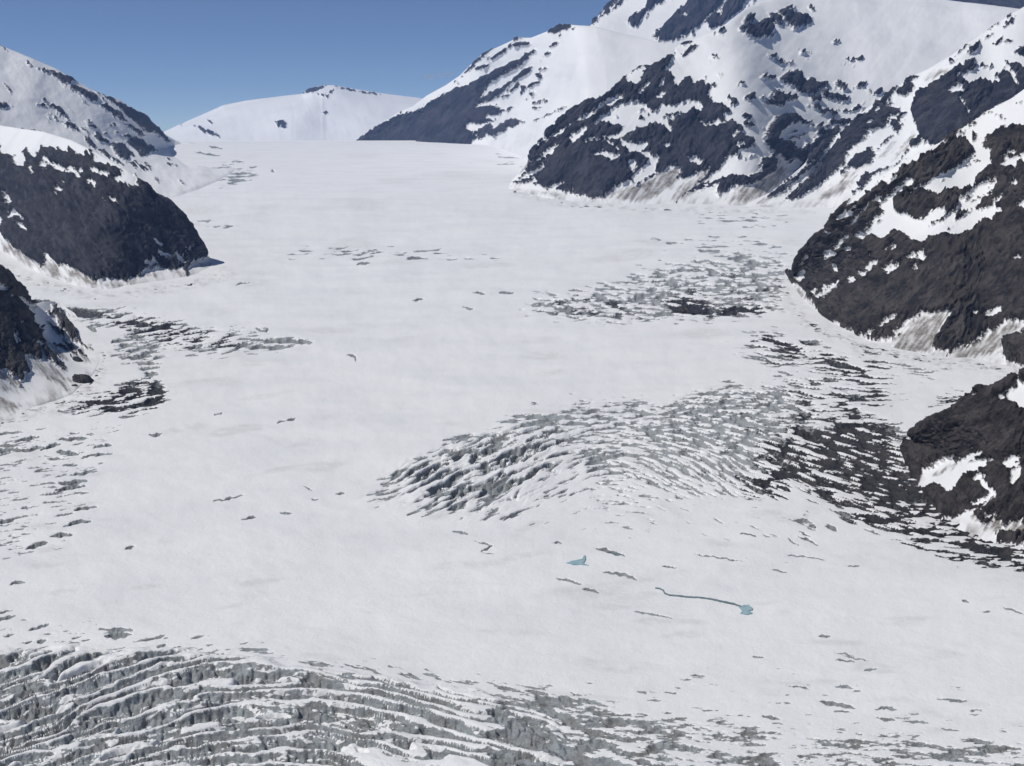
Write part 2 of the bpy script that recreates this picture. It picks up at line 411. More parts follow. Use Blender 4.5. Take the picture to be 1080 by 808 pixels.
# --- big mountain right of centre
mountain('mountain', 'large snowfield mountain with patchy dark rock and dirty avalanche fans right of centre',
    [[(536, 198, G_), (575, 210, G_), (640, 216, G_), (720, 216, G_), (780, 218, G_), (800, 217, G_), (835, 207, 8050), (880, 190, 8600), (950, 175, 9000), (1150, 175, 9000)],
     [(537, 196, 0), (580, 202, 0), (640, 206, 0), (720, 203, 0), (780, 204, 0), (810, 202, 0), (845, 195, 0), (885, 178, 0), (950, 165, 0), (1150, 160, 0)],
     [(540, 190, 0), (570, 165, 0), (630, 140, 0), (700, 125, 0), (780, 120, 0), (860, 115, 0), (960, 105, 0), (1150, 105, 0)],
     [(542, 188, 0), (560, 168, 0), (590, 133, 0), (650, 108, 0), (720, 80, 0), (800, 62, 0), (880, 55, 0), (970, 55, 0), (1150, 60, 0)],
     [(538, 196, 0), (545, 187, 0), (556, 172, 0), (558, 163, 0), (565, 153, 0), (575, 140, 0), (590, 125, 0), (605, 113, 0), (625, 107, 0), (640, 100, 0), (650, 90, 0), (656, 84, 0), (665, 76, 0), (675, 70, 0), (690, 66, 0), (700, 62, 0), (711, 58, 0), (712, 50, 0), (722, 45, 0), (735, 40, 0), (745, 36, 0), (752, 33, 0), (765, 25, 0), (785, 10, 0), (800, 3, 0), (814, -1, 0), (860, -8, 0), (900, -10, 0), (960, -5, 0), (1000, 0, 0), (1040, 5, 0), (1080, 10, 0), (1150, 22, 0)]],
    'snow', [('rock', '''
p 540 194 553 185 556 180 565 171 556 162 565 153 578 146 572 142 580 132 590 124 603 113 612 108 628 106 640 101 650 90 655 84 665 76 674 69 688 67 700 62 712 57 709 66 700 76 708 79 712 88 720 80 727 82 733 90 741 85 744 92 750 92 748 100 752 108 765 112 771 118 770 122 764 123 765 128 775 128 783 133 784 142 792 148 795 155 790 158 782 158 775 165 770 170 760 178 752 184 742 192 745 196 760 193 775 190 770 200 760 206 748 202 735 200 722 207 710 210 690 212 640 210 625 210 615 208 600 205 585 201 570 196 555 193
p 805 150 808 140 812 131 819 123 834 120 842 126 858 129 850 131 840 129 828 134 821 140 820 148 832 152 836 157 848 157 855 150 872 140 885 132 882 142 860 165 842 180 832 185 826 176 820 165 812 158
p 742 193 760 190 775 187 790 187 803 180 800 168 806 163 814 162 818 170 816 180 806 190 790 196 772 199 755 200
p 779 31 784 27 798 27 805 21 812 23 815 30 817 34 810 40 795 42 785 37
p 784 22 787 18 794 19 793 24 786 25
p 810 14 816 14 823 17 824 27 820 28 812 23
p 818 12 824 11 832 13 840 17 850 18 858 21 852 27 838 31 832 28 825 20
l 3 828 9 839 10
l 4 853 7 859 12
l 3.5 756 35 766 31
l 4 718 48 729 44
l 4 718 60 735 49
l 3 750 61 757 61
l 3 810 60 819 60
l 3 820 66 827 64
l 2.5 827 68 831 66
l 4 844 56 854 55
l 4.5 804 81 817 82
l 2.5 778 91 785 88
l 2 759 82 763 80
l 2.5 751 90 756 92
l 4.5 786 104 793 100
p 821 81 830 78 838 75 846 80 850 85 858 82 861 88 870 86 873 92 862 99 850 101 842 97 834 91 828 86 822 85
p 864 96 875 98 884 103 895 102 893 106 888 109 875 106 865 102
p 880 88 884 86 889 90 894 93 890 98 887 95
l 4.5 902 92 914 89
l 5 921 101 931 96
l 3 916 98 919 96
p 884 115 898 117 905 111 911 113 908 117 896 119
p 874 127 880 126 895 127 905 127 890 133 878 131
p 860 138 870 137 885 137 880 143 868 145 861 142
l 3 855 134 873 133
p 852 103 860 101 866 106 863 109 856 107
l 3.5 852 113 867 116
l 4 864 119 874 119
l 3.5 875 119 883 121
l 5 829 103 838 105
p 803 104 815 105 816 98 825 99 828 105 833 102 838 105 833 107 827 108 826 113 815 112 806 107
l 7 786 102 794 104
l 5 781 122 791 123
l 6.5 784 130 795 132
p 769 105 775 106 777 111 773 114 770 110
l 3 830 147 846 144
l 6 846 155 851 154
l 6 893 62 894 62
l 3 897 64 910 62
l 2 878 45 885 44
l 1.5 835 190 850 176 868 160'''),
     ('snow', '''
p 572 153 585 143 600 135 610 128 620 122 632 113 640 107 650 103 655 102 657 106 648 110 640 116 630 120 622 126 612 130 604 134 596 140 588 145 578 151
p 600 149 608 141 617 137 619 138 615 146 608 151 604 156 604 151
p 567 171 575 163 583 156 590 151 591 153 585 161 575 168 569 172
l 4 538 193 560 185 572 179 579 168
p 556 196 560 190 565 186 565 190 561 197
l 4 576 204 586 199 596 192
l 3 590 206 600 202
p 617 151 622 147 634 147 630 151 620 153
p 627 137 632 127 640 121 650 113 660 111 670 109 680 112 690 119 698 110 708 113 722 108 735 108 743 112 740 116 725 121 716 125 706 128 704 131 708 138 706 141 700 136 690 130 685 133 680 138 670 137 660 143 655 148 645 148 636 146 655 143 656 134 646 132 633 131
p 660 83 668 75 680 69 679 77 672 88 663 89
p 672 102 678 92 684 87 686 88 680 95 676 104
p 692 102 698 97 702 98 698 103 694 104
p 624 165 635 161 643 162 648 166 655 163 650 169 645 174 643 169 636 165
p 653 149 660 151 672 153 680 150 682 155 676 160 684 160 687 165 696 167 691 175 691 182 684 186 678 190 668 192 665 188 672 182 675 178 682 174 684 168 676 162 665 160 657 155
p 662 172 668 169 672 175 668 184 664 181
p 638 209 648 197 660 193 675 192 690 186 705 176 715 175 718 183 714 190 728 187 738 182 750 176 742 188 732 198 722 206 712 214 640 220
l 4 700 155 707 154
p 725 168 733 166 740 170 738 175 730 173
p 738 130 745 133 758 128 765 130 755 134 744 135
l 3.5 769 144 774 143 780 139
l 3 774 155 782 152
p 757 181 768 166 778 163 786 166 795 158 803 152 809 153 813 160 811 166 802 167 798 172 788 175 776 174 766 176
p 826 139 836 133 846 133 856 136 858 144 852 150 846 156 838 152 834 146
p 740 200 752 196 760 195 752 206 744 212
p 765 208 776 196 788 196 800 191 812 184 820 174 816 160 822 166 828 172 838 168 845 172 836 184 824 196 812 206 800 214 765 216
l 2.2 700 84 699 90 696 92
l 2 640 150 652 158
p 712 78 720 74 728 76 722 82 716 90 711 86'''),
     ('rock', '''
l 2.6 674 119 679 117
l 1.5 649 126 652 125
l 1.8 675 125 681 128
l 1.5 782 170 795 163
l 2 700 125 718 120
l 2.5 830 141 842 139
l 2.2 836 146 850 142
p 848 156 851 152 854 155 851 158'''),
     ],
    dirt='''
p 648 208 662 196 675 194 692 188 706 178 716 178 718 186 706 198 690 208 668 213
p 705 212 718 198 730 190 748 178 748 188 736 200 722 210
p 768 212 780 198 800 192 814 184 822 172 830 180 820 196 800 208 784 214
l 5 815 160 822 170 824 185
l 5 640 208 652 200
l 4 575 204 590 206
l 3 540 196 560 190
l 3 825 205 840 190 850 182
l 6 800 213 822 205 840 192''', slopes=[0.25, 0.75, 0.6, 0.5], fall=128, rel=4.2, snow_rel=1.6, seed=17, step=0.9, crest=0.35)

# --- spur with the dark rock wall
mountain('mountain', 'steep spur with a broad navy rock wall and snow streaks below right skyline',
    [[(786, 218, G_), (830, 219, G_), (875, 219, G_), (910, 226, G_), (960, 245, G_), (1020, 258, G_), (1150, 265, G_)],
     [(787, 216, 0), (832, 212, 0), (875, 207, 0), (915, 205, 0), (965, 205, 0), (1030, 205, 0), (1150, 205, 0)],
     [(788, 215, 0), (850, 186, 0), (900, 158, 0), (945, 140, 0), (985, 132, 0), (1040, 120, 0), (1150, 100, 0)],
     [(786, 218, 0), (790, 216, 0), (815, 202, 0), (845, 176, 0), (880, 144, 0), (905, 122, 0), (930, 102, 0), (948, 90, 0), (960, 81, 0), (980, 72, 0), (1000, 60, 0), (1020, 46, 0), (1040, 33, 0), (1060, 19, 0), (1080, 7, 0), (1150, -40, 0)]],
    'snow', [('rock', '''
p 828 212 838 200 850 190 860 180 870 165 880 150 892 137 905 125 920 115 930 105 938 98 948 89 946 96 940 105 934 110 942 107 938 114 945 113 952 117 952 120 944 122 940 128 935 133 930 135 923 137 918 135 915 145 905 152 895 160 893 168 890 175 880 185 870 192 858 200 845 208 838 212
p 809 209 830 191 845 180 860 166 872 155 876 151 866 166 851 181 838 193 823 206
p 850 172 860 160 872 149 882 143 872 158 861 168
p 946 99 950 93 957 87 961 81 969 81 961 86 964 92 965 97 958 100 950 100
p 965 105 967 99 975 95 985 88 995 82 1005 74 1013 70 1020 65 1028 65 1027 73 1020 76 1014 80 1018 86 1025 88 1033 84 1048 88 1053 86 1052 80 1058 76 1064 78 1069 87 1072 82 1069 77 1060 67 1072 67 1078 72 1090 66 1160 30 1160 150 1080 140 1040 150 1010 160 990 158 975 150 965 130 962 118
p 958 152 963 148 970 144 980 142 979 148 966 157 961 155
p 1069 55 1075 49 1085 50 1100 48 1100 62 1076 60
p 1045 46 1052 44 1057 39 1058 43 1052 48
l 2.5 1058 43 1067 45
p 1021 55 1027 47 1034 43 1034 47 1028 54 1023 56
l 2 1011 56 1021 48
l 2 1039 42 1047 37
l 1.4 1039 34 1054 24
p 1057 30 1062 24 1072 17 1068 24 1060 30
l 1.4 1061 19 1073 11
l 2.5 1000 67 1006 64
l 3 1031 71 1040 69
l 1.5 984 68 990 65
p 948 124 953 119 952 126 950 132 947 130
p 942 128 950 126 953 134 948 140 941 136
p 888 185 896 172 909 162 920 156 925 163 919 172 908 178 899 178
l 1.8 922 164 932 153 943 142
p 905 196 910 188 916 184 923 182 921 189 912 197 906 199
l 2 918 186 935 179 950 172 958 160
l 2 900 205 915 195
l 1.3 930 153 936 150'''),
     ('snow', '''
l 3.4 862 170 876 156 890 139 905 124
l 2.5 842 190 856 176
l 2.5 826 201 840 188
p 999 97 1007 93 1016 87 1015 96 1008 99 1003 98
l 1.4 1012 104 1021 118
l 1.6 1066 80 1074 90
l 4 918 130 923 128
l 3 915 119 919 117
l 2 926 118 932 112'''),
     ], dirt='''
p 862 212 878 196 896 184 906 180 896 196 882 206
l 3 905 205 930 188 955 168
l 5 800 215 822 204 842 188
l 3 940 170 955 155 965 140
l 4 975 84 990 77 1004 74
l 3 930 165 942 150''', slopes=[0.35, 0.6, 0.9], fall=133, rel=3.6, snow_rel=1.2, seed=23, step=0.9, crest=0.4)  # the streak near the skyline paints a rib's shade in dirt colour

# --- left mountain: upper snow slope
mountain('mountain', 'smooth white snow ridge with dark rock bands, upper left behind the buttress',
    [[(-160, 268, G_), (0, 255, G_), (110, 232, G_), (190, 210, G_), (236, 192, G_), (258, 178, G_), (254, 165, G_), (236, 157, G_), (208, 151, G_)],
     [(-160, 210, 0), (0, 205, 0), (100, 190, 0), (170, 183, 0), (205, 176, 0), (222, 168, 0), (222, 160, 0), (212, 154, 0), (198, 150.5, 0)],
     [(-160, 130, 0), (0, 125, 0), (60, 128, 0), (110, 140, 0), (150, 155, 0), (180, 158, 0), (194, 155, 0), (192, 151, 0)],
     [(-160, -20, 0), (-60, 20, 0), (0, 48, 0), (35, 62, 0), (60, 73, 0), (80, 85, 0), (97, 95, 0), (112, 101, 0), (125, 105, 0), (142, 116, 0), (152, 120, 0), (160, 130, 0), (172, 140, 0), (180, 146, 0), (187, 150, 0)]],  # first rock patch paints the shaded strip just below the ridge
    'snow', [('rock', '''
p 41 71 60 77 75 82 84 87 78 86 70 90 58 82 48 76
p 72 91 78 90 90 96 102 102 103 107 98 108 88 103 78 96
p 104 111 111 110 117 113 123 117 129 122 134 129 128 128 118 121 108 114
p 108 103 114 102 120 106 128 109 136 113 142 116 150 119 156 121 160 128 164 131 169 136 174 143 179 151 175 151 168 144 160 139 155 140 150 135 140 129 132 122 124 113 114 106
p 93 91 100 93 107 97 113 100 110 103 104 100
p 132 131 140 133 148 138 154 144 151 146 145 141 138 136
p 134 149 137 146 143 144 149 147 156 153 163 155 166 160 158 161 153 166 148 167 146 162 140 157 135 151
p 117 151 122 151 128 150 134 156 140 162 142 166 137 165 136 170 129 169 124 164 119 157
p 98 143 103 141 110 146 116 150 113 151 105 149
p 89 144 94 146 99 151 101 157 96 154 90 149
p 101 157 112 160 120 167 131 175 127 175 115 168
p 50 110 55 109 63 114 68 118 72 124 62 121 58 116
l 2 51 119 56 122 63 128
l 2.4 4 89 8 93 12 98
l 5 -6 110 0 111 9 114
l 3 39 109 47 112
l 2 45 105 49 106
l 1.8 89 127 96 129
l 2.2 92 133 103 135
l 2.5 116 132 120 132
l 2 85 134 92 140
l 3.5 130 142 138 145
l 2 122 138 126 140
l 1.6 28 66 33 69
l 1.8 0 47 6 54
p 66 129 78 130 84 139 86 142 78 138 70 132
p 0 136 7 137 8 141 4 146 -20 148 -20 136
p 15 139 24 137 30 139 36 137 43 138 38 143 41 150 36 151 33 149 31 152 26 148 18 144
l 3 8 146 12 143
l 4 17 148 19 152
l 3 11 154 14 158
l 2 140 171 147 176 158 182
l 3 176 174 186 176
l 1.5 186 188 194 196
l 2 152 172 160 181
l 1.5 163 189 168 194
p 132 171 142 173 152 176 158 181 150 182 140 178''')],
    slopes=[0.13, 0.30, 0.35], fall=48, rel=1.5, snow_rel=2.6, scree=0.3, seed=29, ragged=0.7, crest=0.25)

# --- left buttress
mountain('mountain', 'broad dark rock buttress standing over the left side of the glacier',
    [[(-170, 205, G_), (-40, 242, G_), (0, 264, G_), (40, 290, G_), (85, 303, G_), (120, 306, G_), (160, 299, G_), (205, 292, G_), (234, 281, G_), (229, 277, G_)],
     [(-170, 190, 0), (-40, 225, 0), (0, 250, 0), (45, 281, 0), (90, 294, 0), (125, 296, 0), (160, 286, 0), (200, 281, 0), (222, 275, 0), (224, 273, 0)],
     [(-170, 155, 0), (-40, 180, 0), (0, 192, 0), (50, 208, 0), (100, 228, 0), (140, 240, 0), (170, 246, 0), (196, 256, 0), (212, 266, 0), (221, 271, 0)],
     [(-170, 118, 0), (-60, 125, 0), (0, 132, 0), (45, 139, 0), (75, 148, 0), (100, 160, 0), (120, 171, 0), (136, 180, 0), (144, 186, 0), (152, 194, 0), (160, 203, 0), (168, 209, 0), (176, 213, 0), (184, 219, 0), (192, 229, 0), (200, 238, 0), (208, 251, 0), (215, 261, 0), (220, 270, 0)]],
    'rock', [('snow', '''
p -200 100 -200 150 0 152 4 154 3 160 8 163 18 164 17 170 20 175 27 174 28 168 25 163 23 158 30 155 33 161 38 165 38 158 40 160 43 161 44 153 50 156 60 157 62 160 64 154 66 157 71 160 73 154 85 163 89 165 91 160 97 159 101 165 103 171 110 173 118 174 122 177 128 178 133 183 140 185 150 190 200 190 200 80
p 122 190 130 184 135 182 142 188 146 197 136 194
p -10 128 2 132 6 140 2 148 -10 150
l 2 32 176 36 180 37 184
l 2 48 167 52 171 55 175
l 3 46 174 56 175
p 59 175 64 174 70 180 66 182 61 179
p 72 178 76 177 82 182 76 182
l 2 82 183 86 189
l 1.8 84 180 89 182
l 2.6 94 191 97 193 101 197
l 2 62 199 69 203
l 4 97 178 103 182
l 2.5 107 183 114 185
l 2 7 203 10 209 13 213 15 217
p 12 229 13 224 20 222 22 226 19 228
l 1.4 21 224 27 232
l 2 20 235 25 238 31 242
l 1.2 116 210 121 213
l 2 162 254 169 258
p 165 265 170 265 174 270 173 273 168 271
p 184 268 192 273 193 278 187 275
l 3 159 274 166 280
l 2.5 175 268 180 270
l 2.5 194 263 198 264
l 2 200 258 202 260
l 3 153 277 161 284
l 2 49 269 52 273 54 272
p 0 230 3 232 2 240 4 248 9 255 16 261 24 267 32 274 40 279 45 284 51 277 54 274 58 276 62 281 70 282 80 285 88 291 98 299 104 300 110 296 120 296 128 297 134 298 138 294 150 291 151 286 160 285 170 282 180 287 192 284 198 291 203 276 212 275 218 273 219 264 226 262 280 262 280 340 -200 340 -200 230'''),  # rock edge dips near its right end to colour in the buttress's shadow
     ('rock', '''
l 2.2 -4 263 8 270 21 278
p 160 285 172 280 182 284 193 281 192 275 180 276 170 274
l 3 205 272 217 271''')],
    dirt='''
p -4 240 6 254 20 263 38 277 46 284 36 283 20 273 4 264
p 44 284 52 273 58 276 66 292 75 296 58 292
p 66 282 82 285 93 292 106 302 95 302 84 294 75 291
p 132 297 142 293 152 304 146 304
p 150 290 158 286 175 296 165 294
l 4 216 264 228 268 240 276
l 3.5 205 276 218 281 232 288
l 4 180 284 190 290 200 296
l 3 110 300 122 301 135 304
l 5 -6 258 6 270 12 284''', slopes=[0.15, 0.75, 0.7], fall=58, rel=4.8, snow_rel=1.0, seed=31, step=0.9, crest=0.55)

# --- left front rock
mountain('mountain', 'small dark rock spur with dirty snow gullies at the left edge, front',
    [[(-170, 530, G_), (-40, 472, G_), (0, 448, G_), (40, 430, G_), (78, 417, G_), (100, 397, G_), (108, 380, G_), (98, 354, G_), (80, 330, G_), (62, 319, G_)],
     [(-170, 470, 0), (-40, 440, 0), (0, 425, 0), (32, 408, 0), (62, 398, 0), (84, 385, 0), (92, 374, 0), (85, 352, 0), (72, 330, 0), (60, 319, 0)],
     [(-170, 350, 0), (-40, 352, 0), (0, 356, 0), (25, 358, 0), (42, 362, 0), (56, 356, 0), (64, 350, 0), (64, 340, 0), (60, 327, 0), (56, 318.5, 0)],
     [(-170, 215, 0), (-60, 255, 0), (-20, 273, 0), (0, 284, 0), (8, 291, 0), (17, 298, 0), (24, 305, 0), (30, 314, 0), (36, 321, 0), (46, 318, 0), (58, 318, 0)]],
    'snow', [('rock', '''
p -200 200 -20 271 0 282 8 290 17 297 24 304 30 313 37 323 32 321 25 317 18 313 24 322 30 330 35 340 40 350 45 360 48 362 46 364 40 361 36 363 42 372 45 380 40 379 33 374 28 373 26 378 30 388 31 393 24 394 25 400 20 401 10 394 0 388 -200 388
p 39 364 50 369 56 373 60 378 66 383 70 388 70 392 64 389 55 383 47 376
p 55 323 63 326 67 328 70 335 74 341 78 348 82 354 83 360 78 360 73 357 70 352 67 347 64 347 62 341 60 336 56 333 50 332 48 330 54 329
p 49 339 56 343 62 347 66 355 74 363 80 368 92 375 93 379 82 372 74 369 66 360 60 350 52 344
p 57 364 65 364 74 369 80 374 72 372 64 368
l 4 56 348 65 355
l 2 78 357 86 363 96 369'''),
     ('snow', '''
l 6 -6 304 0 304 6 306
l 2.5 9 311 13 313
l 3 14 336 17 338 19 341
l 2 20 340 23 342
l 2.4 11 348 17 358 22 365
l 2 -4 369 4 371
l 1.4 38 365 42 372 46 379
l 2.5 57 326 64 330
l 2.5 63 331 69 338
l 2 56 334 61 338
l 1.8 65 347 70 356 80 365 92 372
l 1.5 68 355 76 363''')],
    dirt='''
p 26 373 35 375 45 385 55 393 70 405 76 413 70 412 58 405 42 394
p 44 380 58 388 70 396 77 402 70 405 55 396
p -10 384 0 389 12 397 28 411 22 411 10 405 0 398
p -10 400 0 403 10 409 16 413 5 411
p -10 414 0 417 12 424 22 428 15 433 -10 436
p 42 350 52 360 66 372 72 380 60 375 48 362
p 74 368 92 376 96 382 80 378
l 3.5 84 368 100 375 120 379
p 18 313 28 320 34 330 40 345 34 335 26 324''', slopes=[0.15, 0.7, 0.6], fall=52, rel=4.0, snow_rel=1.0, seed=37, step=0.85, crest=0.6,
    mat_kw=dict(rock_a=(0.020, 0.021, 0.026), rock_b=(0.050, 0.046, 0.045)))

# --- right mountain
mountain('mountain', 'near dark brown mountain flank under ragged snowfields on the right',
    [[(832, 292, G_), (838, 306, G_), (846, 318, G_), (866, 332, G_), (890, 348, G_), (915, 360, G_), (945, 370, G_), (985, 378, G_), (1025, 379, G_), (1060, 387, G_), (1090, 395, G_), (1180, 420, G_)],
     [(834, 290, 0), (842, 300, 0), (852, 312, 0), (876, 331, 0), (908, 352, 0), (946, 358, 0), (984, 365, 0), (1025, 366, 0), (1062, 377, 0), (1090, 385, 0), (1180, 400, 0)],
     [(837, 288, 0), (850, 285, 0), (875, 285, 0), (905, 285, 0), (940, 285, 0), (975, 280, 0), (1010, 275, 0), (1050, 275, 0), (1095, 280, 0), (1180, 285, 0)],
     [(836, 288, 0), (845, 280, 0), (870, 258, 0), (895, 240, 0), (925, 225, 0), (955, 212, 0), (985, 205, 0), (1020, 198, 0), (1060, 185, 0), (1100, 180, 0), (1180, 160, 0)],
     [(835, 289, 0), (840, 277, 0), (850, 265, 0), (860, 252, 0), (868, 244, 0), (878, 235, 0), (885, 225, 0), (892, 215, 0), (905, 205, 0), (920, 190, 0), (940, 179, 0), (955, 168, 0), (975, 158, 0), (990, 151, 0), (1003, 145, 0), (1010, 138, 0), (1022, 131, 0), (1032, 124, 0), (1042, 117, 0), (1055, 110, 0), (1068, 103, 0), (1080, 94, 0), (1180, 50, 0)]],
    'rock', [('snow', '''
p 895 218 905 200 918 187 930 181 945 174 960 164 978 155 993 149 996 151 985 158 975 163 965 172 955 178 945 183 946 188 940 196 933 192 928 197 920 204 913 206 906 211
p 888 229 893 224 905 218 907 222 903 228 897 229
p 900 236 903 231 912 224 920 215 930 209 932 211 922 219 912 228 905 236
p 905 249 910 245 916 246 920 240 926 232 933 225 931 216 938 208 948 202 955 195 960 190 966 193 955 203 947 210 942 221 948 227 957 228 965 234 975 232 985 224 995 222 996 228 986 236 979 241 992 236 1004 226 1010 224 1004 236 1010 233 1000 244 990 249 980 250 976 256 966 255 958 248 948 244 940 248 930 253 923 248 918 254 911 253
p 962 206 975 197 985 190 1000 183 1015 175 1025 168 1030 161 1026 154 1017 150 1016 145 1026 130 1036 121 1046 116 1055 110 1068 102 1080 93 1200 40 1200 130 1085 131 1078 133 1070 132 1062 137 1058 132 1050 138 1040 142 1036 150 1037 157 1045 161 1046 175 1036 182 1030 190 1025 199 1015 201 1005 197 1000 201 990 206 985 203 975 201 968 201
p 993 251 1003 240 1012 233 1025 225 1038 221 1048 219 1056 224 1048 232 1038 237 1028 240 1015 245 1004 249
p 1009 222 1012 213 1022 206 1032 199 1045 194 1055 193 1047 204 1036 211 1026 221 1016 225
p 883 262 888 253 898 247 893 255 886 262
l 2.5 873 243 878 247
l 2 893 262 899 263
p 844 278 850 271 858 266 858 270 851 277
p 872 266 878 265 885 267 880 271 875 272
l 2.5 857 262 860 264
l 2 942 264 945 260
p 914 283 920 278 927 276 928 281 920 286
p 907 288 919 287 912 293
l 5 897 295 905 297
p 933 284 940 282 949 282 944 286 936 287
l 3 840 292 851 286
l 3.5 881 279 884 287
p 862 314 872 307 886 298 884 302 874 309 866 315
l 4 859 309 864 309
p 928 346 934 340 946 335 944 338 936 343
l 3 905 348 909 345
l 3 914 356 923 351
l 4 908 358 912 356
p 1058 175 1065 168 1072 166 1076 170 1070 176 1065 174
l 3 1066 163 1070 161
l 3 1078 164 1081 173
p 1067 197 1071 192 1074 194 1072 197
p 1075 218 1080 212 1090 214 1100 220 1082 223
l 1.6 1049 216 1058 208
l 5 959 274 967 273
l 6 969 268 975 273
l 3.5 966 287 969 283
l 2.5 1072 275 1079 274
p 1040 335 1047 329 1055 325 1056 329 1047 335
l 2 1025 332 1034 331
l 2.5 1008 147 1019 142
p 1011 140 1015 135 1021 132 1022 136 1017 141
p 1040 200 1050 192 1056 190 1050 198
p 942 360 946 350 955 343 968 334 966 338 974 331 980 334 992 331 1004 328 997 338 991 348 986 360 980 374 940 380
p 1000 378 1003 372 1020 364 1050 349 1066 336 1068 341 1082 339 1076 350 1062 362 1056 372 1060 384 1100 392 1100 420 990 420
p 800 290 838 300 846 306 852 316 862 328 866 337 880 340 890 347 905 357 920 360 944 360 980 370 1000 372 1000 420 800 420
p 838 291 848 286 852 288 845 296'''),
     ('rock', '''
l 4 924 197 933 192
l 4.5 914 204 921 203
l 3 938 190 948 184
l 3.5 1021 135 1031 129
p 1022 152 1028 140 1034 144 1031 150
l 2 1036 121 1045 118
l 3 1048 122 1052 119
l 2.5 1053 127 1058 122
l 3.5 1060 130 1063 125
l 2 1070 112 1078 108
p 942 222 950 209 957 206 956 214 950 221
p 1026 171 1030 168 1033 170 1028 174
l 3.5 1018 176 1024 173
l 2.6 978 191 986 188
l 3 1015 214 1030 205
l 2.5 1022 216 1038 205
l 2 926 236 930 233
l 2 1040 207 1048 200
l 3 1002 371 1022 364 1040 358
p 1060 360 1070 350 1080 352 1080 366 1064 372 1056 366'''),
     ],
    dirt='''
p 938 372 948 352 968 336 984 332 1002 328 994 345 982 372
p 1000 382 1005 370 1030 360 1054 347 1070 338 1078 344 1062 362 1048 372 1025 377
l 5 834 300 846 312 860 318
l 3.5 862 318 876 309 888 300
l 4 890 350 905 356
p 1054 372 1070 362 1090 380 1070 384''', slopes=[0.14, 0.75, 0.55, 0.75], fall=128, rel=5.8, snow_rel=1.0, seed=41, step=0.85, crest=0.4,
    mat_kw=dict(rock_a=(0.022, 0.022, 0.025), rock_b=(0.054, 0.048, 0.045)))

# --- right front rock
mountain('mountain', 'nearest dark rock knoll with a snow wedge at the right edge',
    [[(952, 470, G_), (953, 486, G_), (962, 504, G_), (976, 528, G_), (998, 550, G_), (1030, 566, G_), (1080, 578, G_), (1200, 600, G_)],
     [(955, 468, 0), (960, 484, 0), (972, 499, 0), (985, 515, 0), (1004, 541, 0), (1034, 553, 0), (1080, 564, 0), (1200, 585, 0)],
     [(957, 466, 0), (975, 468, 0), (995, 472, 0), (1015, 478, 0), (1035, 486, 0), (1060, 488, 0), (1092, 490, 0), (1200, 495, 0)],
     [(955, 468, 0), (958, 461, 0), (965, 455, 0), (980, 448, 0), (1000, 440, 0), (1010, 431, 0), (1025, 418, 0), (1035, 410, 0), (1050, 406, 0), (1062, 403, 0), (1072, 397, 0), (1080, 391, 0), (1200, 330, 0)]],
    'rock', [('snow', '''
p 968 511 975 498 990 492 1002 485 1011 483 1006 489 1020 484 1030 478 1044 473 1031 482 1021 489 1035 487 1049 487 1040 494 1025 501 1012 511 1007 520 1000 522 998 515 990 512 978 514
p 1063 417 1072 410 1075 402 1078 407 1088 403 1100 405 1100 430 1076 431 1073 425 1066 422
l 2.5 1056 421 1061 419
p 1059 490 1068 483 1074 484 1070 492 1064 495
p 1066 510 1069 497 1077 494 1076 502 1068 511
p 956 460 961 458 963 462 958 463
l 4 1036 507 1040 512 1044 519
l 4 1044 518 1049 521 1040 528 1027 532
l 2.2 1034 539 1043 532 1052 524
l 2 1029 506 1038 504
l 2.5 1027 421 1034 417
p 990 544 1004 548 1012 544 1024 540 1032 537 1040 545 1050 545 1056 553 1060 558 1070 551 1082 556 1200 570 1200 640 900 640'''),
     ('rock', '''
p 1026 541 1034 538 1040 546 1050 544 1053 548 1042 556 1032 553
p 1054 558 1066 562 1080 560 1100 566 1100 580 1050 570''')],
    dirt='''
p 1022 545 1032 536 1044 545 1056 546 1056 560 1040 560
p 1054 564 1070 551 1086 556 1086 566 1062 568
l 3 985 500 1000 494 1012 486''', slopes=[0.3, 0.7, 0.7], fall=128, rel=6.2, snow_rel=1.0, seed=47, step=0.85, crest=0.6,
    mat_kw=dict(rock_a=(0.021, 0.020, 0.022), rock_b=(0.050, 0.044, 0.042)))
# ------------------------------------------------------------------ glacier
DX, DY = 1.0, 0.75
gx = np.arange(-160, 1241, DX)
gy = np.arange(872, 147.7, -DY)            # near -> far
PX, PY = np.meshgrid(gx, gy)
ny, nx = PX.shape

def zone(text, feather, warp=6.0, seed=0):
    wx = PX + warp * fbm(PX / 40, PY / 22, 3, seed); wy = PY + warp * 0.6 * fbm(PX / 40, PY / 22, 3, seed + 7)
    return sstep(-feather, feather, field(wx, wy, shapes(text), feather * 1.01))

def blur(a, sx, sy):
    for ax, s in ((1, sx), (0, sy)):
        if s <= 0: continue
        r = int(3 * s) + 1; k = np.exp(-0.5 * (np.arange(-r, r + 1) / s) ** 2); k /= k.sum()
        n = a.shape[ax] + 2 * r
        pad = [(0, 0), (0, 0)]; pad[ax] = (r, r)
        p = np.pad(a, pad, mode='reflect')
        out = 0
        for i, kk in enumerate(k):
            sl = [slice(None)] * 2; sl[ax] = slice(i, i + a.shape[ax]); out = out + kk * p[tuple(sl)]
        a = out
    return a

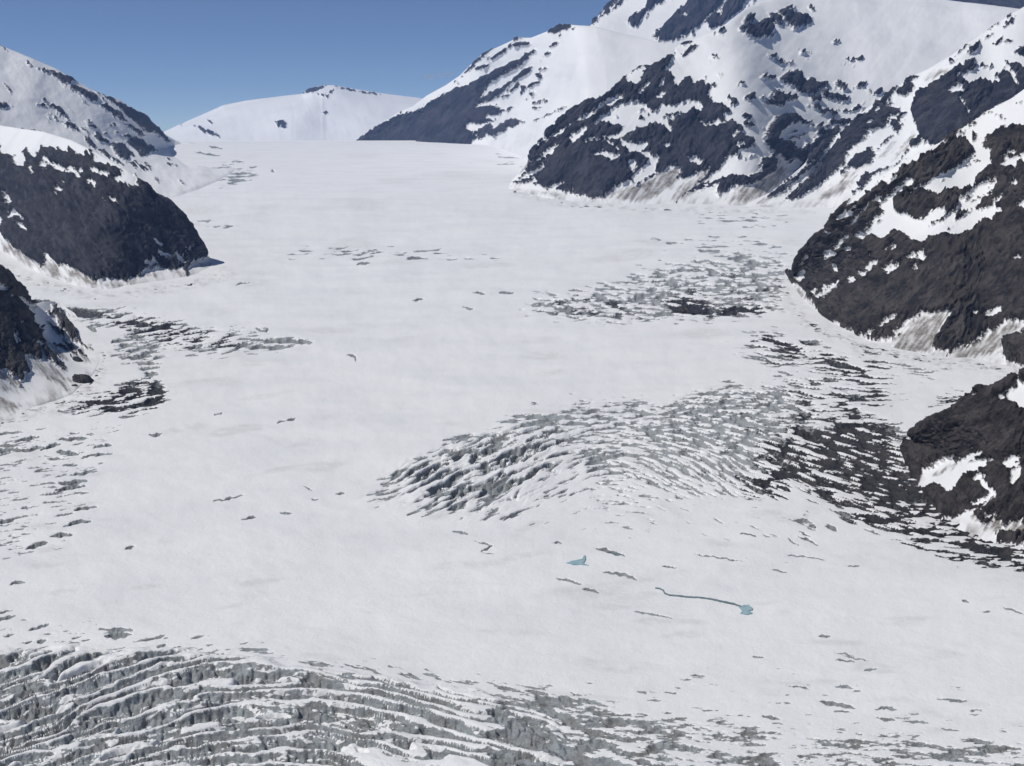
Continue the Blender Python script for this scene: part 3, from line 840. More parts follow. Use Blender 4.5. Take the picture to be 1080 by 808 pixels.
def streaks(noise, ux, uy, half):
    """noise drawn out along a direction field (ux, uy in grid steps)"""
    J, I = np.meshgrid(np.arange(nx, dtype=np.float32), np.arange(ny, dtype=np.float32))
    acc = noise.copy(); wsum = 1.0
    for sg in (1, -1):
        x = J.copy(); y = I.copy()
        for k in range(half):
            xi = np.clip(x, 0, nx - 1.001); yi = np.clip(y, 0, ny - 1.001)
            a = xi.astype(np.int32); b = yi.astype(np.int32)
            dx = ux[b, a]; dy = uy[b, a]
            x = x + sg * dx; y = y + sg * dy
            xi = np.clip(x, 0, nx - 1.001); yi = np.clip(y, 0, ny - 1.001)
            a = xi.astype(np.int32); b = yi.astype(np.int32); fx = xi - a; fy = yi - b
            s = (noise[b, a] * (1 - fx) + noise[b, a + 1] * fx) * (1 - fy) + (noise[b + 1, a] * (1 - fx) + noise[b + 1, a + 1] * fx) * fy
            w = 0.5 + 0.5 * math.cos(math.pi * (k + 1) / (half + 1))
            acc = acc + w * s; wsum += w
    acc -= acc.mean(); return acc / acc.std()

# where the ice is broken
zA = zone('p -200 700 0 694 60 684 122 688 170 686 240 688 300 704 390 714 440 722 520 736 560 746 590 760 600 808 600 900 -200 900', 15, 13, 1)
zA2 = zone('p 520 734 600 734 690 752 760 758 850 768 960 772 1240 780 1240 900 520 900', 14, 10, 2)
zA3 = zone('p 660 700 760 705 880 720 1000 745 1240 745 1240 800 660 790', 16, 10, 3)
zL = zone('p -200 640 20 636 100 655 140 664 130 690 60 694 -200 700', 14, 8, 4)
zB = zone('p 386 530 398 505 430 486 470 466 520 448 580 428 640 420 700 424 780 404 850 408 870 440 850 470 850 505 815 528 740 528 690 545 640 550 590 548 540 552 480 546 440 544', 12, 9, 5)
zBm = zone('p 600 440 700 432 800 420 850 440 840 500 780 520 700 540 620 548 590 520', 20, 8, 6)
zBd = zone('p 420 500 480 470 540 455 590 455 600 480 560 520 500 535 440 525', 14, 6, 7)
zR = zone('p 815 505 822 475 838 455 850 446 880 432 905 424 935 440 958 462 962 490 978 502 1000 528 1040 556 1240 580 1240 618 1080 606 1030 592 985 582 945 570 925 558 895 545 880 535 850 522', 13, 8, 8)
zRc = zone('p 862 470 890 442 925 446 950 470 955 500 990 518 1000 536 960 540 915 530 880 505', 10, 6, 9)
zC = zone('p 548 328 560 312 612 306 660 290 700 278 780 266 830 270 836 292 824 312 830 330 770 340 700 340 650 346 600 340', 12, 8, 10)
zCd = zone('p 700 318 716 310 740 312 760 320 800 322 810 328 760 334 716 330', 7, 5, 11)
zCe = zone('p 556 322 600 314 650 316 690 324 680 338 610 340', 9, 5, 12)
zD = zone('p 790 348 830 352 870 362 910 382 940 395 955 425 930 438 880 434 850 425 800 385 770 360', 18, 8, 13)
zD2 = zone('p 800 352 850 362 890 376 930 395 920 402 880 392 830 372 800 362', 6, 5, 14)
zE = zone('p 56 328 100 325 140 328 200 342 250 348 310 355 330 362 290 372 230 376 180 372 170 384 165 400 180 412 172 430 140 440 90 440 64 432 100 414 150 396 120 372 130 350', 8, 6, 15)
zEd = zone('p 100 326 160 333 240 350 250 362 190 370 150 352 110 340', 8, 5, 16)
zEe = zone('p 78 432 110 408 165 400 178 414 168 432 120 438', 7, 5, 17)
zF = zone('p -200 430 40 446 110 446 140 456 100 482 95 530 70 575 30 590 -200 590', 16, 8, 18)
zG = zone('p 284 258 330 257 390 258 450 262 540 265 545 276 470 276 380 276 290 270', 6, 3, 19)
zG2 = zone('p 210 178 235 171 265 172 276 182 262 193 232 198 212 195', 6, 4, 20)
zG3 = zone('p 198 234 220 233 245 237 240 242 204 241', 4, 3, 21)
zH = zone('p 720 224 780 220 835 224 830 240 770 242 728 236', 8, 4, 22)
zI = zone('p 470 165 540 160 570 168 560 182 500 180', 9, 4, 23)
zJ = zone('p 690 250 780 246 840 262 830 285 740 275', 14, 6, 24)
zK = zone('p 910 365 985 375 1005 388 985 402 930 400 905 385', 10, 5, 25)
zS = zone('p 560 548 640 545 760 530 850 535 890 560 840 580 740 570 640 575', 20, 8, 26)
zM = zone('p 985 418 1030 402 1060 404 1040 418 1000 446 960 446', 8, 4, 27)
zN = zone('p 420 715 620 728 760 745 900 722 1060 735 1060 770 700 780 500 745', 16, 8, 28)

# direction of the crevasses (slope dy/dx in survey units)
def bump2(x0, x1, y0, y1, fx, fy):
    return sstep(x0 - fx, x0 + fx, PX) * sstep(x1 + fx, x1 - fx, PX) * sstep(y0 - fy, y0 + fy, PY) * sstep(y1 + fy, y1 - fy, PY)
sl = np.full(PX.shape, -0.06)
ang = np.arctan(-0.06) + 0 * PX
def put(w, a):
    global ang
    ang = ang * (1 - w) + np.arctan(a) * w
put(bump2(-300, 380, 300, 680, 60, 20), -0.14 + 0.06 * sstep(380, 320, PY))
put(bump2(500, 1300, 130, 390, 40, 15), 0.05)
put(bump2(770, 1300, 340, 440, 30, 15), 0.12)
wB = bump2(360, 880, 425, 575, 20, 15)
rad = np.interp(PX, [380, 480, 550, 600, 640, 700, 760, 820, 900], [-0.28, -0.40, -0.50, -0.42, -0.05, 0.40, 0.48, 0.36, 0.30])
rad = (rad + 0.30 * fbm(PX / 26, PY / 20, 3, 71)) * np.clip((PY - 430) / 60, 0.2, 1.0)
ang = ang * (1 - wB) + rad * wB
put(bump2(850, 1300, 420, 620, 20, 12), 0.34 - 0.26 * sstep(880, 1000, PX) - 0.3 * sstep(470, 440, PY))
slA = np.interp(PX, [-160, 40, 160, 260, 350, 450, 560, 700, 900, 1240], [-0.34, -0.34, -0.26, -0.04, 0.18, 0.26, 0.2, 0.1, 0.06, 0.06])
slA = slA * np.interp(PY, [660, 700, 760, 860], [0.7, 0.9, 0.9, 0.6]) + 0.06 * sstep(730, 800, PY) * sstep(250, 0, PX)
wA = sstep(640, 690, PY)
ang = ang * (1 - wA) + np.arctan(slA) * wA
ang = ang + 0.16 * fbm(PX / 50, PY / 30, 3, 70)
ux = np.cos(ang).astype(np.float32); uy = (-np.sin(ang) * DX / DY).astype(np.float32)   # grid rows run away from the eye
w0 = rng.randn(ny, nx).astype(np.float32)
w1 = rng.randn(ny, nx).astype(np.float32)
w2 = rng.randn(ny, nx).astype(np.float32)
w3 = rng.randn(ny, nx).astype(np.float32)
nf_ = streaks(blur(w0, 0.7, 0.85), ux, uy, 12)       # small cracks
nm_ = streaks(blur(w1, 1.5, 1.9), ux, uy, 20)      # crevasses
nc_ = streaks(blur(w2, 3.0, 4.2), ux, uy, 44)      # large ones of the near icefall
nff_ = streaks(blur(rng.randn(ny, nx).astype(np.float32), 0.5, 0.45), ux, uy, 5)      # shreds
nv_ = streaks(blur(w3, 0.7, 0.7), (-uy * 0.9 + 0.35).astype(np.float32), np.abs(ux).astype(np.float32), 7)   # flutes across the walls
bl = fbm(PX / 26, PY / 15, 4, 90)

zBx = np.clip(zB - zBm * 0.7, 0, 1)
big = np.clip(zA + 0.7 * zA2, 0, 1)
mid = np.clip(zone('p -200 676 60 668 130 664 300 684 440 704 620 728 620 752 440 738 300 720 100 704 -200 714', 10, 9, 51) + zA2 + zA3 + zL + zB + zR + zD2 + zEe, 0, 1)
field_n = nf_ * 0.8 + nm_ * 0.45
field_n = field_n * (1 - mid) + (nm_ * 0.85 + nf_ * 0.4) * mid
field_n = field_n * (1 - big) + (nc_ * 0.8 + nm_ * 0.45 + nf_ * 0.22) * big
nd_ = streaks(blur(rng.randn(ny, nx).astype(np.float32), 0.6, 0.55), ux, uy, 13)
dash = np.clip(zC + zD + zE * 0.8 + zF + zJ + zK + zG + zH + zI + zM + zS, 0, 1) * (1 - zR) * (1 - big)
field_n = (field_n + 0.28 * bl) * 0.9 + 0.42 * nff_
field_n = field_n * (1 - dash) + (0.80 * nd_ + 0.32 * nf_ + 0.30 * bl + 0.30 * nff_) * dash
field_n = field_n * (1 - zR) + (0.55 * nf_ + 0.45 * nd_ + 0.40 * nm_ + 0.3 * nff_ + 0.2 * bl) * zR
crumb = fbm(PX / 6.5, PY / 4.2, 4, 240) * 2.4 + 0.6 * nff_ + 0.35 * nf_
wc = np.clip(zB * sstep(555, 640, PX), 0, 1) * (1 - zR)
field_n = field_n * (1 - wc) + (0.30 * nf_ + 0.72 * nd_ + 0.20 * crumb + 0.42 * nff_ + 0.45 * bl) * wc
crumbC = fbm(PX / 7.5, PY / 2.8, 4, 243) * 2.2 + 0.6 * nff_ + 0.5 * nf_
wC = 0.6 * zC
field_n = field_n * (1 - wC) + crumbC * wC

# exposure threshold in standard deviations: high = closed snow
dens = np.full(PX.shape, -4.2)
def expose(w, d):
    global dens
    dens = np.maximum(dens, -4.2 + (d + 4.2) * w ** 0.35)
rampA = np.interp(PX, [-200, 250, 420, 560, 620], [0.75, 0.75, 0.55, 0.25, 0.0])
expose(zA2, np.interp(PX, [520, 640, 760, 1000], [0.35, 0.05, -0.35, -0.6]) + 0.35 * sstep(775, 800, PY))
zT = zone('p -200 676 60 668 130 664 300 684 440 704 620 728 620 752 440 738 300 720 100 704 -200 714', 10, 9, 51)
expose(zT, -0.85); expose(zA3, -1.6); expose(zN, -1.35); expose(zL, -1.25)
lowB = sstep(478, 520, PY + 0.10 * (640 - PX)) * sstep(500, 590, PX)
expose(zB, np.interp(PX, [400, 560, 640, 720, 800], [-0.30, -0.15, 0.15, 0.45, 0.55]) - lowB * np.interp(PX, [560, 700, 850], [1.2, 1.15, 0.6]))
expose(zR, 0.45); expose(zRc, 1.0)
expose(zC, 0.2); expose(zCd, 0.8); expose(zCe, 0.05)
expose(zD, -0.15); expose(zD2, 0.2)
expose(zE, 0.2); expose(zEd, 0.4); expose(zEe, 0.45)
expose(zF, -0.95); expose(zG, -0.9); expose(zG2, 0.0); expose(zG3, 0.1); expose(zH, -0.9); expose(zI, -1.2); expose(zJ, -0.45)
expose(zK, -0.6); expose(zS, -1.5); expose(zM, -0.8)
E = np.clip(field_n + dens, -3, 3)                  # > 0: the snow cover is open

# stepped icefall: walls that face down the valley under snow ledges, along curves that follow the crevasses
_xs = np.arange(-200, 1300, 2.0)
_sl = np.interp(_xs, [-160, 40, 160, 260, 350, 450, 560, 700, 900, 1240], [-0.40, -0.40, -0.33, -0.10, 0.18, 0.27, 0.2, 0.12, 0.08, 0.06])
_cv = np.concatenate([[0], np.cumsum(_sl[:-1] * 2.0)])
curveA = np.interp(PX, _xs, _cv) - np.interp(260, _xs, _cv)
vA = PY - 690 - curveA * np.interp(PY, [660, 720, 860], [0.85, 1.0, 0.8])
lamA = np.interp(PX, [-160, 60, 300, 600], [15.5, 15.0, 14.5, 13.0])
uA = vA / lamA + 1.6 * fbm(PX / 210, vA / 34, 2, 200) + 0.75 * fbm(PX / 80, vA / 17, 2, 204) + 0.10 * fbm(PX / 16, vA / 8, 2, 207) + 0.35 * fbm(PX / 60, PY / 45, 2, 206) + 0.05 * nm_ + 0.02 * nff_
vB = PY - 440 + 0.40 * (PX - 470)
uB2 = vB / 13.0 + 1.2 * fbm(PX / 80, vB / 24, 2, 210) + 0.45 * fbm(PX / 30, vB / 11, 3, 214) + 0.12 * nm_ + 0.06 * nff_

def steps(u, ledge, trough=None):
    f = u - np.floor(u)
    wall = np.clip((f - ledge) / np.maximum(0.80 - ledge, 0.05), 0, 1)
    hgt = np.where(f > 0.80, sstep(0.80, 1.0, f), 1 - wall ** 0.85)
    ex = np.minimum((f - ledge) * 6, (0.90 - f) * 14)
    if trough is not None: ex = np.minimum(ex, np.abs(f - 0.80) * 9 - 0.25 + trough)
    return hgt, ex
ledgeA = np.clip(0.13 - 0.34 * fbm(PX / 70, vA / 15, 2, 220) - 0.30 * fbm(PX / 85, vA / 45, 2, 223) + 0.9 * (1 - zA) + np.interp(PX, [-200, 300, 420, 560, 620], [-0.04, 0.0, 0.10, 0.30, 0.6]) + 0.3 * sstep(722, 690, PY) * sstep(40, 200, PX) - 0.03 * nff_ - 0.04 * nf_, 0.01, 1.05)
hA, eA = steps(uA, ledgeA, 0.9 + 2.4 * fbm(PX / 60, vA / 11, 2, 224))
uA2 = uA * 2.37 + 0.6 * fbm(PX / 46, vA / 9, 2, 260) + 0.04 * nff_
hA2, eA2 = steps(uA2, np.clip(0.10 - 0.45 * fbm(PX / 50, vA / 9, 2, 262) - 0.03 * nff_, 0.0, 1.05))
ledgeB = np.clip(0.52 - 0.55 * fbm(PX / 30, vB / 12, 3, 230) - 0.08 * nff_ - 0.08 * nf_, 0.05, 1.05)
hB, eB = steps(uB2, ledgeB)
zAs = zA * sstep(640, 560, PX)
E = np.maximum(E, np.clip(np.where(zAs > 0.02, np.minimum(eA, eA2 + 0.45) + 0.2 * fbm(PX / 11, PY / 5, 3, 250) + (zAs ** 0.2 - 1) * 2.0, -3), -3, 1.6))
E = np.maximum(E, np.clip(np.where(zBd > 0.02, eB + (zBd ** 0.35 - 1) * 4.0, -3), -3, 1.6))

# single cracks surveyed one by one:  width x y x y ...
CRACKS = '''
l 1.7 732 584 756 588 783 593
l 1.7 831 585 850 586 871 590
l 2 813 600 831 604
l 1.4 892 597 908 598
l 3 864 671 876 672
l 2 792 692 807 694
l 1.6 880 689 890 690 901 693
l 2 881 697 890 697 902 699
l 1.6 889 692 900 695 916 697
l 2.4 911 708 925 706
l 1.5 829 723 840 724 856 727
l 3 882 724 892 724 901 726
l 1.4 900 728 910 730
l 5 865 739 874 741 884 741
l 4.5 877 742 888 743 902 746
l 2.5 924 748 934 746 946 748
l 3 804 755 823 759
l 3 924 756 946 759
l 3 953 760 966 760 979 762
l 2 1015 633 1023 635
l 2 1036 645 1046 645
l 2 1056 641 1066 643 1082 648
l 2.4 842 565 852 568 864 575
l 4 837 550 848 549 857 552
l 3 853 554 860 556
l 4 872 553 876 555 883 559
l 1.6 778 562 788 563 798 566
l 1.6 842 560 856 566
l 1.6 829 566 843 575
l 2.5 816 522 832 527
l 3 478 560 486 561 494 563
l 1.8 500 569 505 572 511 573 518 576 510 580 508 582 521 585
l 3 583 572 589 571 594 573
l 3.6 628 577 640 580 648 583 661 586
l 3.6 636 603 650 604 660 606 672 612
l 3 588 610 598 612 613 616
l 3 614 621 622 622 632 625
l 2 667 644 685 647 710 652
l 2 698 596 706 598 714 599
l 3 446 710 464 712
l 2 490 718 505 720
l 3 360 714 376 713
l 2.5 292 446 302 444
l 2.5 303 444 312 441
l 2 226 437 234 435
l 3 158 459 171 457
l 2.2 224 527 240 526 257 522
l 1.8 320 513 330 518
l 2.5 329 527 336 526
l 2 354 521 364 519
l 3.5 16 467 28 463 42 461
l 3.5 14 475 28 475 46 471
l 4 -8 470 18 470
l 4 -8 476 20 473
l 3.5 60 464 76 463 94 462
l 4 43 474 54 470 64 468
l 4.5 60 475 70 477 84 478
l 3 98 472 108 470 117 469
l 3 86 482 104 479 120 478
l 3 66 491 82 489
l 3.2 74 500 86 499 102 496
l 5 62 510 74 509 92 506
l 5 58 517 74 514 90 512
l 4.5 78 538 90 536 101 534
l 3 23 537 34 535
l 4 -6 552 14 549
l 4 68 555 82 551 97 550
l 4.5 54 566 66 564 77 564
l 3 132 578 143 575
l 5 28 579 38 575 50 572
l 4.5 11 616 18 613 27 614
l 2.5 -6 646 13 643
l 4 -6 654 6 652 16 649
l 4 30 664 42 661 52 658
l 4 108 665 124 664 140 664
l 7 112 671 124 670 138 669
l 2.5 4 671 15 668
l 4 38 677 48 675
l 2.4 201 674 216 670
l 3 166 683 176 680
l 3.5 256 548 270 545
l 2.4 296 542 308 542
l 2 367 374 373 376 376 382
l 2.5 435 317 448 315
l 2.2 526 308 542 309
l 2.2 498 309 512 310
l 2 486 324 500 326
l 1.5 1044 358 1060 366
l 4 116 361 130 357
l 5 92 344 102 348
l 2.5 270 347 281 350 282 348
l 4 306 360 330 362
l 2.5 376 279 392 278
l 2 250 300 262 298
l 1.6 560 425 566 426
l 3 286 179 290 181
l 2 206 160 218 162 232 164
l 2 220 154 236 157
l 3 1010 430 1026 426 1036 421
'''
wxx = PX + 1.6 * perlin(PX / 7, PY / 5, 80) + 0.8 * perlin(PX / 2.6, PY / 2.3, 82); wyy = PY + 1.2 * perlin(PX / 7, PY / 5, 81) + 0.5 * perlin(PX / 2.6, PY / 2.3, 83)
cr = field(wxx, wyy, shapes(CRACKS), 6.0)
E = np.maximum(E, np.clip(cr * 1.1 + 0.1, -3, 2.2))

# dark stones and mud lying on the ice
zRd = zone('p 790 520 815 470 838 452 850 446 880 432 905 424 935 440 958 462 962 490 978 502 1000 528 1040 556 1240 580 1240 618 1080 612 1030 600 985 590 945 580 925 565 895 552 880 540 850 530', 26, 8, 8)
deb = np.clip(1.0 * zRd + 0.42 * zB * sstep(600, 740, PX) * np.clip(fbm(PX / 22, PY / 8, 3, 270) * 1.8 + 0.55, 0, 1.2) + 0.35 * zE + 0.75 * zEe + 0.45 * zEd + 0.95 * zCd + 0.45 * zC * np.clip(fbm(PX / 20, PY / 6, 3, 277) * 2.0 + 0.5, 0, 1.3) + 0.85 * zD2 + 0.55 * zD + 0.12 * zF + 0.4 * zK + 0.3 * zCe + 0.8 * zM, 0, 1)
deb = deb * (0.82 + 0.55 * fbm(PX / 34, PY / 11, 3, 275))
deb = np.maximum(deb, 0.35 * sstep(-3, 1, cr) * sstep(700, 560, PY))
deb = np.maximum(deb, 0.4 * zG)
dirt = 0.55 * zone('p 820 440 960 470 1000 530 1080 570 1080 610 960 582 860 530', 30, 8, 40) * 0.35
dirt = np.maximum(dirt, 0.35 * zone('p 36 316 56 316 66 320 90 323 108 329 104 334 84 333 66 328 50 326', 4, 2, 41))
rim = zone('p 820 290 850 330 880 350 920 364 980 374 1050 380 1090 390 1090 402 1040 392 980 386 920 374 870 358 840 335', 9, 6, 42)
rim = np.maximum(rim, zone('p -20 262 30 290 80 304 120 310 165 302 215 292 240 284 250 290 200 304 150 314 100 318 50 306 -20 280', 7, 5, 43))
rim = np.maximum(rim, zone('p -20 440 30 430 75 416 100 394 106 370 116 372 110 398 90 424 40 440 -20 456', 7, 5, 44))
rim = np.maximum(rim, 0.8 * zone('p 540 198 600 212 700 218 800 219 860 218 860 224 780 226 680 225 600 220 540 206', 4, 4, 45))
dirt = np.maximum(dirt, rim * sstep(-0.25, 0.5, fbm(PX / 9, PY / 4, 4, 46)) * 0.75)
dirt = np.maximum(dirt, 0.20 * sstep(0.7, 2.4, nc_ + 0.5 * bl))
E = np.maximum(E, np.clip(-1.7 + rim * (1.25 * nff_ * 0.6 + 1.3 * fbm(PX / 4, PY / 2.4, 3, 47) + 0.9), -3, 0.6)); deb = np.maximum(deb, 0.9 * rim)
# the medial mud band beside the left spur
band = field(wxx, wyy, shapes('p 36 316 48 316 60 318 66 321 60 324 48 326 42 324\np 66 323 84 323 104 327 110 330 106 334 92 334 76 330 68 328'), 6.0)
E = np.maximum(E, np.clip(band * 0.8, -3, 1.5)); deb = np.maximum(deb, 0.6 * sstep(-1, 1, band))
for _w in (0.0,):
    pass

rimfade = sstep(-95, -150, PX) + sstep(1175, 1230, PX)
E = E - 4.0 * rimfade; E = np.maximum(E, -3)
# relief
Yg = ice_Y(PY)
depth = 2.7 + 0.2 * zA + 4 * zA2 * (1 - zA) + 2.4 * zB + 4.0 * zR + 2.0 * zC + 2.6 * zE + 1.5 * zD + 0.8 * zF + 0.8 * zL
op = sstep(-0.15, 1.25, E)
broken = np.clip(zA + zA2 + zB + zR * 0.8 + zC * 0.7 + zE * 0.6 + zL * 0.3 + zD * 0.4, 0, 1)
blk = ridged(PX / 13 + 0.35 * fbm(PX / 20, PY / 20, 2, 280), PY / 12 - PX / 45, 3, 281, 0.5)
crk = sstep(0.45, 0.95, ridged(PX / 17 + PY / 40, PY / 20 - PX / 60, 2, 284, 0.5))
qx = PX + 3 * fbm(PX / 12, PY / 9, 2, 98); qy = PY + 3 * fbm(PX / 12, PY / 9, 2, 99)
rub = ridged(qx / 10 + qy / 20, qy / 9 - qx / 40, 4, 100, 0.5) * 1.0 + 0.12 * nv_ + 0.45 * fbm(PX / 3.2, PY / 2.8, 2, 104)
amp = Yg / F
hpx = -depth * (0.75 * op + 0.25 * sstep(0.2, 2.2, E) * 1.2)
hpx += op * broken * rub * (0.6 + 0.3 * zA + 0.1 * zB + 0.7 * zBd + 0.6 * zR)
hpx -= 3.2 * sstep(0.8, 3.0, cr)
hpx += op * zA * (3.4 * blk - 4.6 * crk + 0.9 * fbm(PX / 4.2, PY / 4.2, 2, 288))
hpx += zAs * (13.0 * (hA - 0.5)) * sstep(1.05, 0.6, ledgeA) + 5.5 * zBd * (hB - 0.5) * sstep(1.05, 0.6, ledgeB)
hpx += (1 - op) * broken * (1 - 0.75 * lowB) * (0.5 * np.clip(-E, 0, 2) + 0.3 * nm_ * 0.5)
hpx += 2.6 * fbm(PX / 120, PY / 45, 4, 110) * sstep(150, 260, PY) + 0.55 * fbm(PX / 26, PY / 10, 4, 114) * sstep(150, 230, PY)
hpx += 5.0 * zA * fbm(PX / 90, PY / 34, 3, 118)                   # rolling steps of the icefall
hpx += 1.6 * zB * fbm(PX / 60, PY / 26, 3, 119)
hpx += 0.25 * fbm(PX / 34, PY / 60, 3, 121) * sstep(170, 330, PY)
hpx *= sstep(147, 156, PY) * (1 - 0.95 * rimfade)
P = spot(PX, PY, Yg)
P[..., 2] += hpx * amp

# nearer and farther rows, and wider columns, so that the sheet reaches the horizon
Yn = ice_Y(np.array([1150., 1000, 930, 890]))
near = np.stack([P[0] + np.array([0, 0, 0]) for _ in Yn]); 
for i, yv in enumerate(Yn):
    near[i, :, 0] = P[0, :, 0]; near[i, :, 1] = yv; near[i, :, 2] = 0
near[..., 0] *= 1.0
Yf = np.array([15900., 16500, 17500, 19000, 22000, 26000])
farr = np.stack([P[-1] for _ in Yf])
for i, yv in enumerate(Yf):
    farr[i, :, 0] = P[-1, :, 0] * yv / P[-1, 0, 1]; farr[i, :, 1] = yv; farr[i, :, 2] = valley_z(yv) - (0 if i == 0 else 15)
Pall = np.concatenate([near, P, farr])
def padr(a, v): return np.concatenate([np.full((4, nx), v), a, np.full((6, nx), v)])
Eall, Dall, Ball, Wall = padr(E, -3.), padr(deb, 0.), padr(dirt, 0.), padr(np.clip(0.45 * zBm * (1 - zR) + 0.2 * zB + 0.6 * zC * (1 - zCd) * (1 - zCe), 0, 1), 0.)
def side(sgn):
    e = Pall[:, -1 if sgn > 0 else 0]; out = []
    for k in (1.15, 1.6, 2.6):
        q = e.copy(); q[:, 0] *= k; q[:, 2] = valley_z(q[:, 1]); out.append(q)
    return out if sgn > 0 else out[::-1]
L_, R_ = side(-1), side(1)
Pall = np.concatenate([np.stack(L_, 1), Pall, np.stack(R_, 1)], 1)
def padc(a, v): return np.concatenate([np.full((len(a), 3), v), a, np.full((len(a), 3), v)], 1)

def glacier_material():
    t = NT('glacier_snow_and_ice'); p = t.pos()
    n1 = t.noise(t.pos(1, 1, 1.6), 0.16, 8, 0.66)
    n2 = t.noise(p, 0.035, 7, 0.62)
    n3 = t.noise(t.pos(0.5, 1, 1), 0.006, 6, 0.6)
    n4 = t.noise(p, 0.5, 5, 0.65)
    f = t.math('ADD', t.attr('open'), t.math('MULTIPLY', t.math('SUBTRACT', n1, 0.5), 2.2))
    fr = t.ramp(f, -0.10, 0.14)
    snow = t.mix(t.ramp(n3, 0.38, 0.68), SNOW, (0.765, 0.77, 0.777))
    snow = t.mix(t.ramp(n1, 0.5, 0.75, 0, 0.35), snow, (0.70, 0.705, 0.71))
    snow = t.mix(t.ramp(n4, 0.48, 0.78, 0, 0.30), snow, (0.66, 0.665, 0.67))
    snow = t.mix(t.math('MULTIPLY', t.attr('dirt'), t.ramp(n2, 0.3, 0.65)), snow, (0.30, 0.27, 0.235))
    ice = t.mix(t.ramp(n2, 0.35, 0.65), (0.33, 0.362, 0.38), (0.225, 0.225, 0.22))
    ice = t.mix(t.ramp(n1, 0.45, 0.70, 0.0, 0.6), ice, (0.44, 0.47, 0.49))
    ice = t.mix(t.ramp(n4, 0.5, 0.75, 0.0, 0.6), ice, (0.15, 0.15, 0.15))
    ice = t.mix(t.math('MULTIPLY', t.attr('pale'), 0.7), ice, (0.37, 0.39, 0.40))
    mud = t.mix(t.ramp(n2, 0.35, 0.7), (0.026, 0.027, 0.031), (0.062, 0.059, 0.058))
    ice = t.mix(t.ramp(t.math('ADD', t.attr('debris'), t.math('MULTIPLY', t.math('SUBTRACT', n1, 0.5), 1.6)), 0.30, 0.62), ice, mud)
    col = t.mix(fr, snow, ice)
    bh = t.math('ADD', t.math('MULTIPLY', n1, 1.0), t.math('MULTIPLY', n4, 0.35))
    nb = t.bump(bh, 3.0, t.math('ADD', t.math('MULTIPLY', fr, 0.6), 0.34))
    return t.finish(col, t.math('SUBTRACT', 0.75, t.math('MULTIPLY', fr, 0.15)), nb, 0.2)

o = grid_mesh('glacier', Pall, {'open': padc(Eall, -3.), 'debris': padc(Dall, 0.), 'dirt': padc(Ball, 0.), 'pale': padc(Wall, 0.)}, glacier_material())
if o.data.polygons[len(o.data.polygons) // 2].normal.z < 0: o.data.flip_normals()
tag(o, 'broad white glacier filling the valley with grey broken icefalls and dark crevasses', 'glacier', 'structure')

def ice_height(px, py):
    """height of the built ice under the survey spot"""
    j = np.clip(np.round((np.asarray(px) - gx[0]) / DX).astype(int), 0, nx - 1)
    i = np.clip(np.round((gy[0] - np.asarray(py)) / DY).astype(int), 0, ny - 1)
    return P[i, j, 2]
# ------------------------------------------------------------------ meltwater on the ice
def water_material():
    t = NT('meltwater'); p = t.pos()
    n = t.noise(p, 0.12, 4, 0.6)
    col = t.mix(t.ramp(n, 0.35, 0.65), (0.26, 0.41, 0.44), (0.38, 0.51, 0.54))
    return t.finish(col, 0.35, t.bump(n, 0.4, 0.3), 0.3)
WATER = water_material()

def flat_patch(name, loops, mat, label, cat, lift=0.6, ragged=1.0, thick=1.2, group=None):
    """closed outlines in survey units -> shallow slab lying on the ice, with its bank"""
    import bmesh
    bm = bmesh.new()
    for pts in loops:
        q = []
        n = len(pts)
        for i in range(n):
            (x0, y0), (x1, y1) = pts[i], pts[(i + 1) % n]
            m = max(2, int(math.hypot(x1 - x0, y1 - y0) / 1.2))
            for t in np.arange(m) / m:
                x, y = x0 + t * (x1 - x0), y0 + t * (y1 - y0)
                q.append((x + ragged * 0.5 * float(perlin(x / 3, y / 3, 130)), y + ragged * 0.35 * float(perlin(x / 3, y / 3, 131))))
        c = np.array(q); Yq = ice_Y(c[:, 1]); Pq = spot(c[:, 0], c[:, 1], Yq)
        z = float(np.median(ice_height(c[:, 0], c[:, 1]))) + lift
        for k in range(len(Pq)):                             # slide along the view of the survey so the bank stays put
            Pq[k] = spot(c[k, 0], c[k, 1], Yq[k]); Pq[k, 2] = float(ice_height(c[k, 0], c[k, 1])) * 0.6 + z * 0.4 + lift
        top = [bm.verts.new(v) for v in Pq]; bot = [bm.verts.new((v[0], v[1], v[2] - thick)) for v in Pq]
        bm.faces.new(top)
        bm.faces.new(bot[::-1])
        for k in range(len(top)):
            bm.faces.new((top[k], bot[k], bot[(k + 1) % len(top)], top[(k + 1) % len(top)]))
    bmesh.ops.recalc_face_normals(bm, faces=bm.faces)
    bmesh.ops.triangulate(bm, faces=[f for f in bm.faces if len(f.verts) > 4])
    me = bpy.data.meshes.new(name); bm.to_mesh(me); bm.free(); me.materials.append(mat)
    o = bpy.data.objects.new(name, me); COL.objects.link(o)
    return tag(o, label, cat, None, group)

def ribbon(pts, w):
    up, dn = [], []
    for i, (x, y) in enumerate(pts):
        a, b = pts[max(i - 1, 0)], pts[min(i + 1, len(pts) - 1)]
        dx, dy = b[0] - a[0], b[1] - a[1]; l = math.hypot(dx, dy)
        ww = w / 2 * (0.6 if i in (0, len(pts) - 1) else 1)
        up.append((x - dy / l * ww, y + dx / l * ww)); dn.append((x + dy / l * ww, y - dx / l * ww))
    return up + dn[::-1]

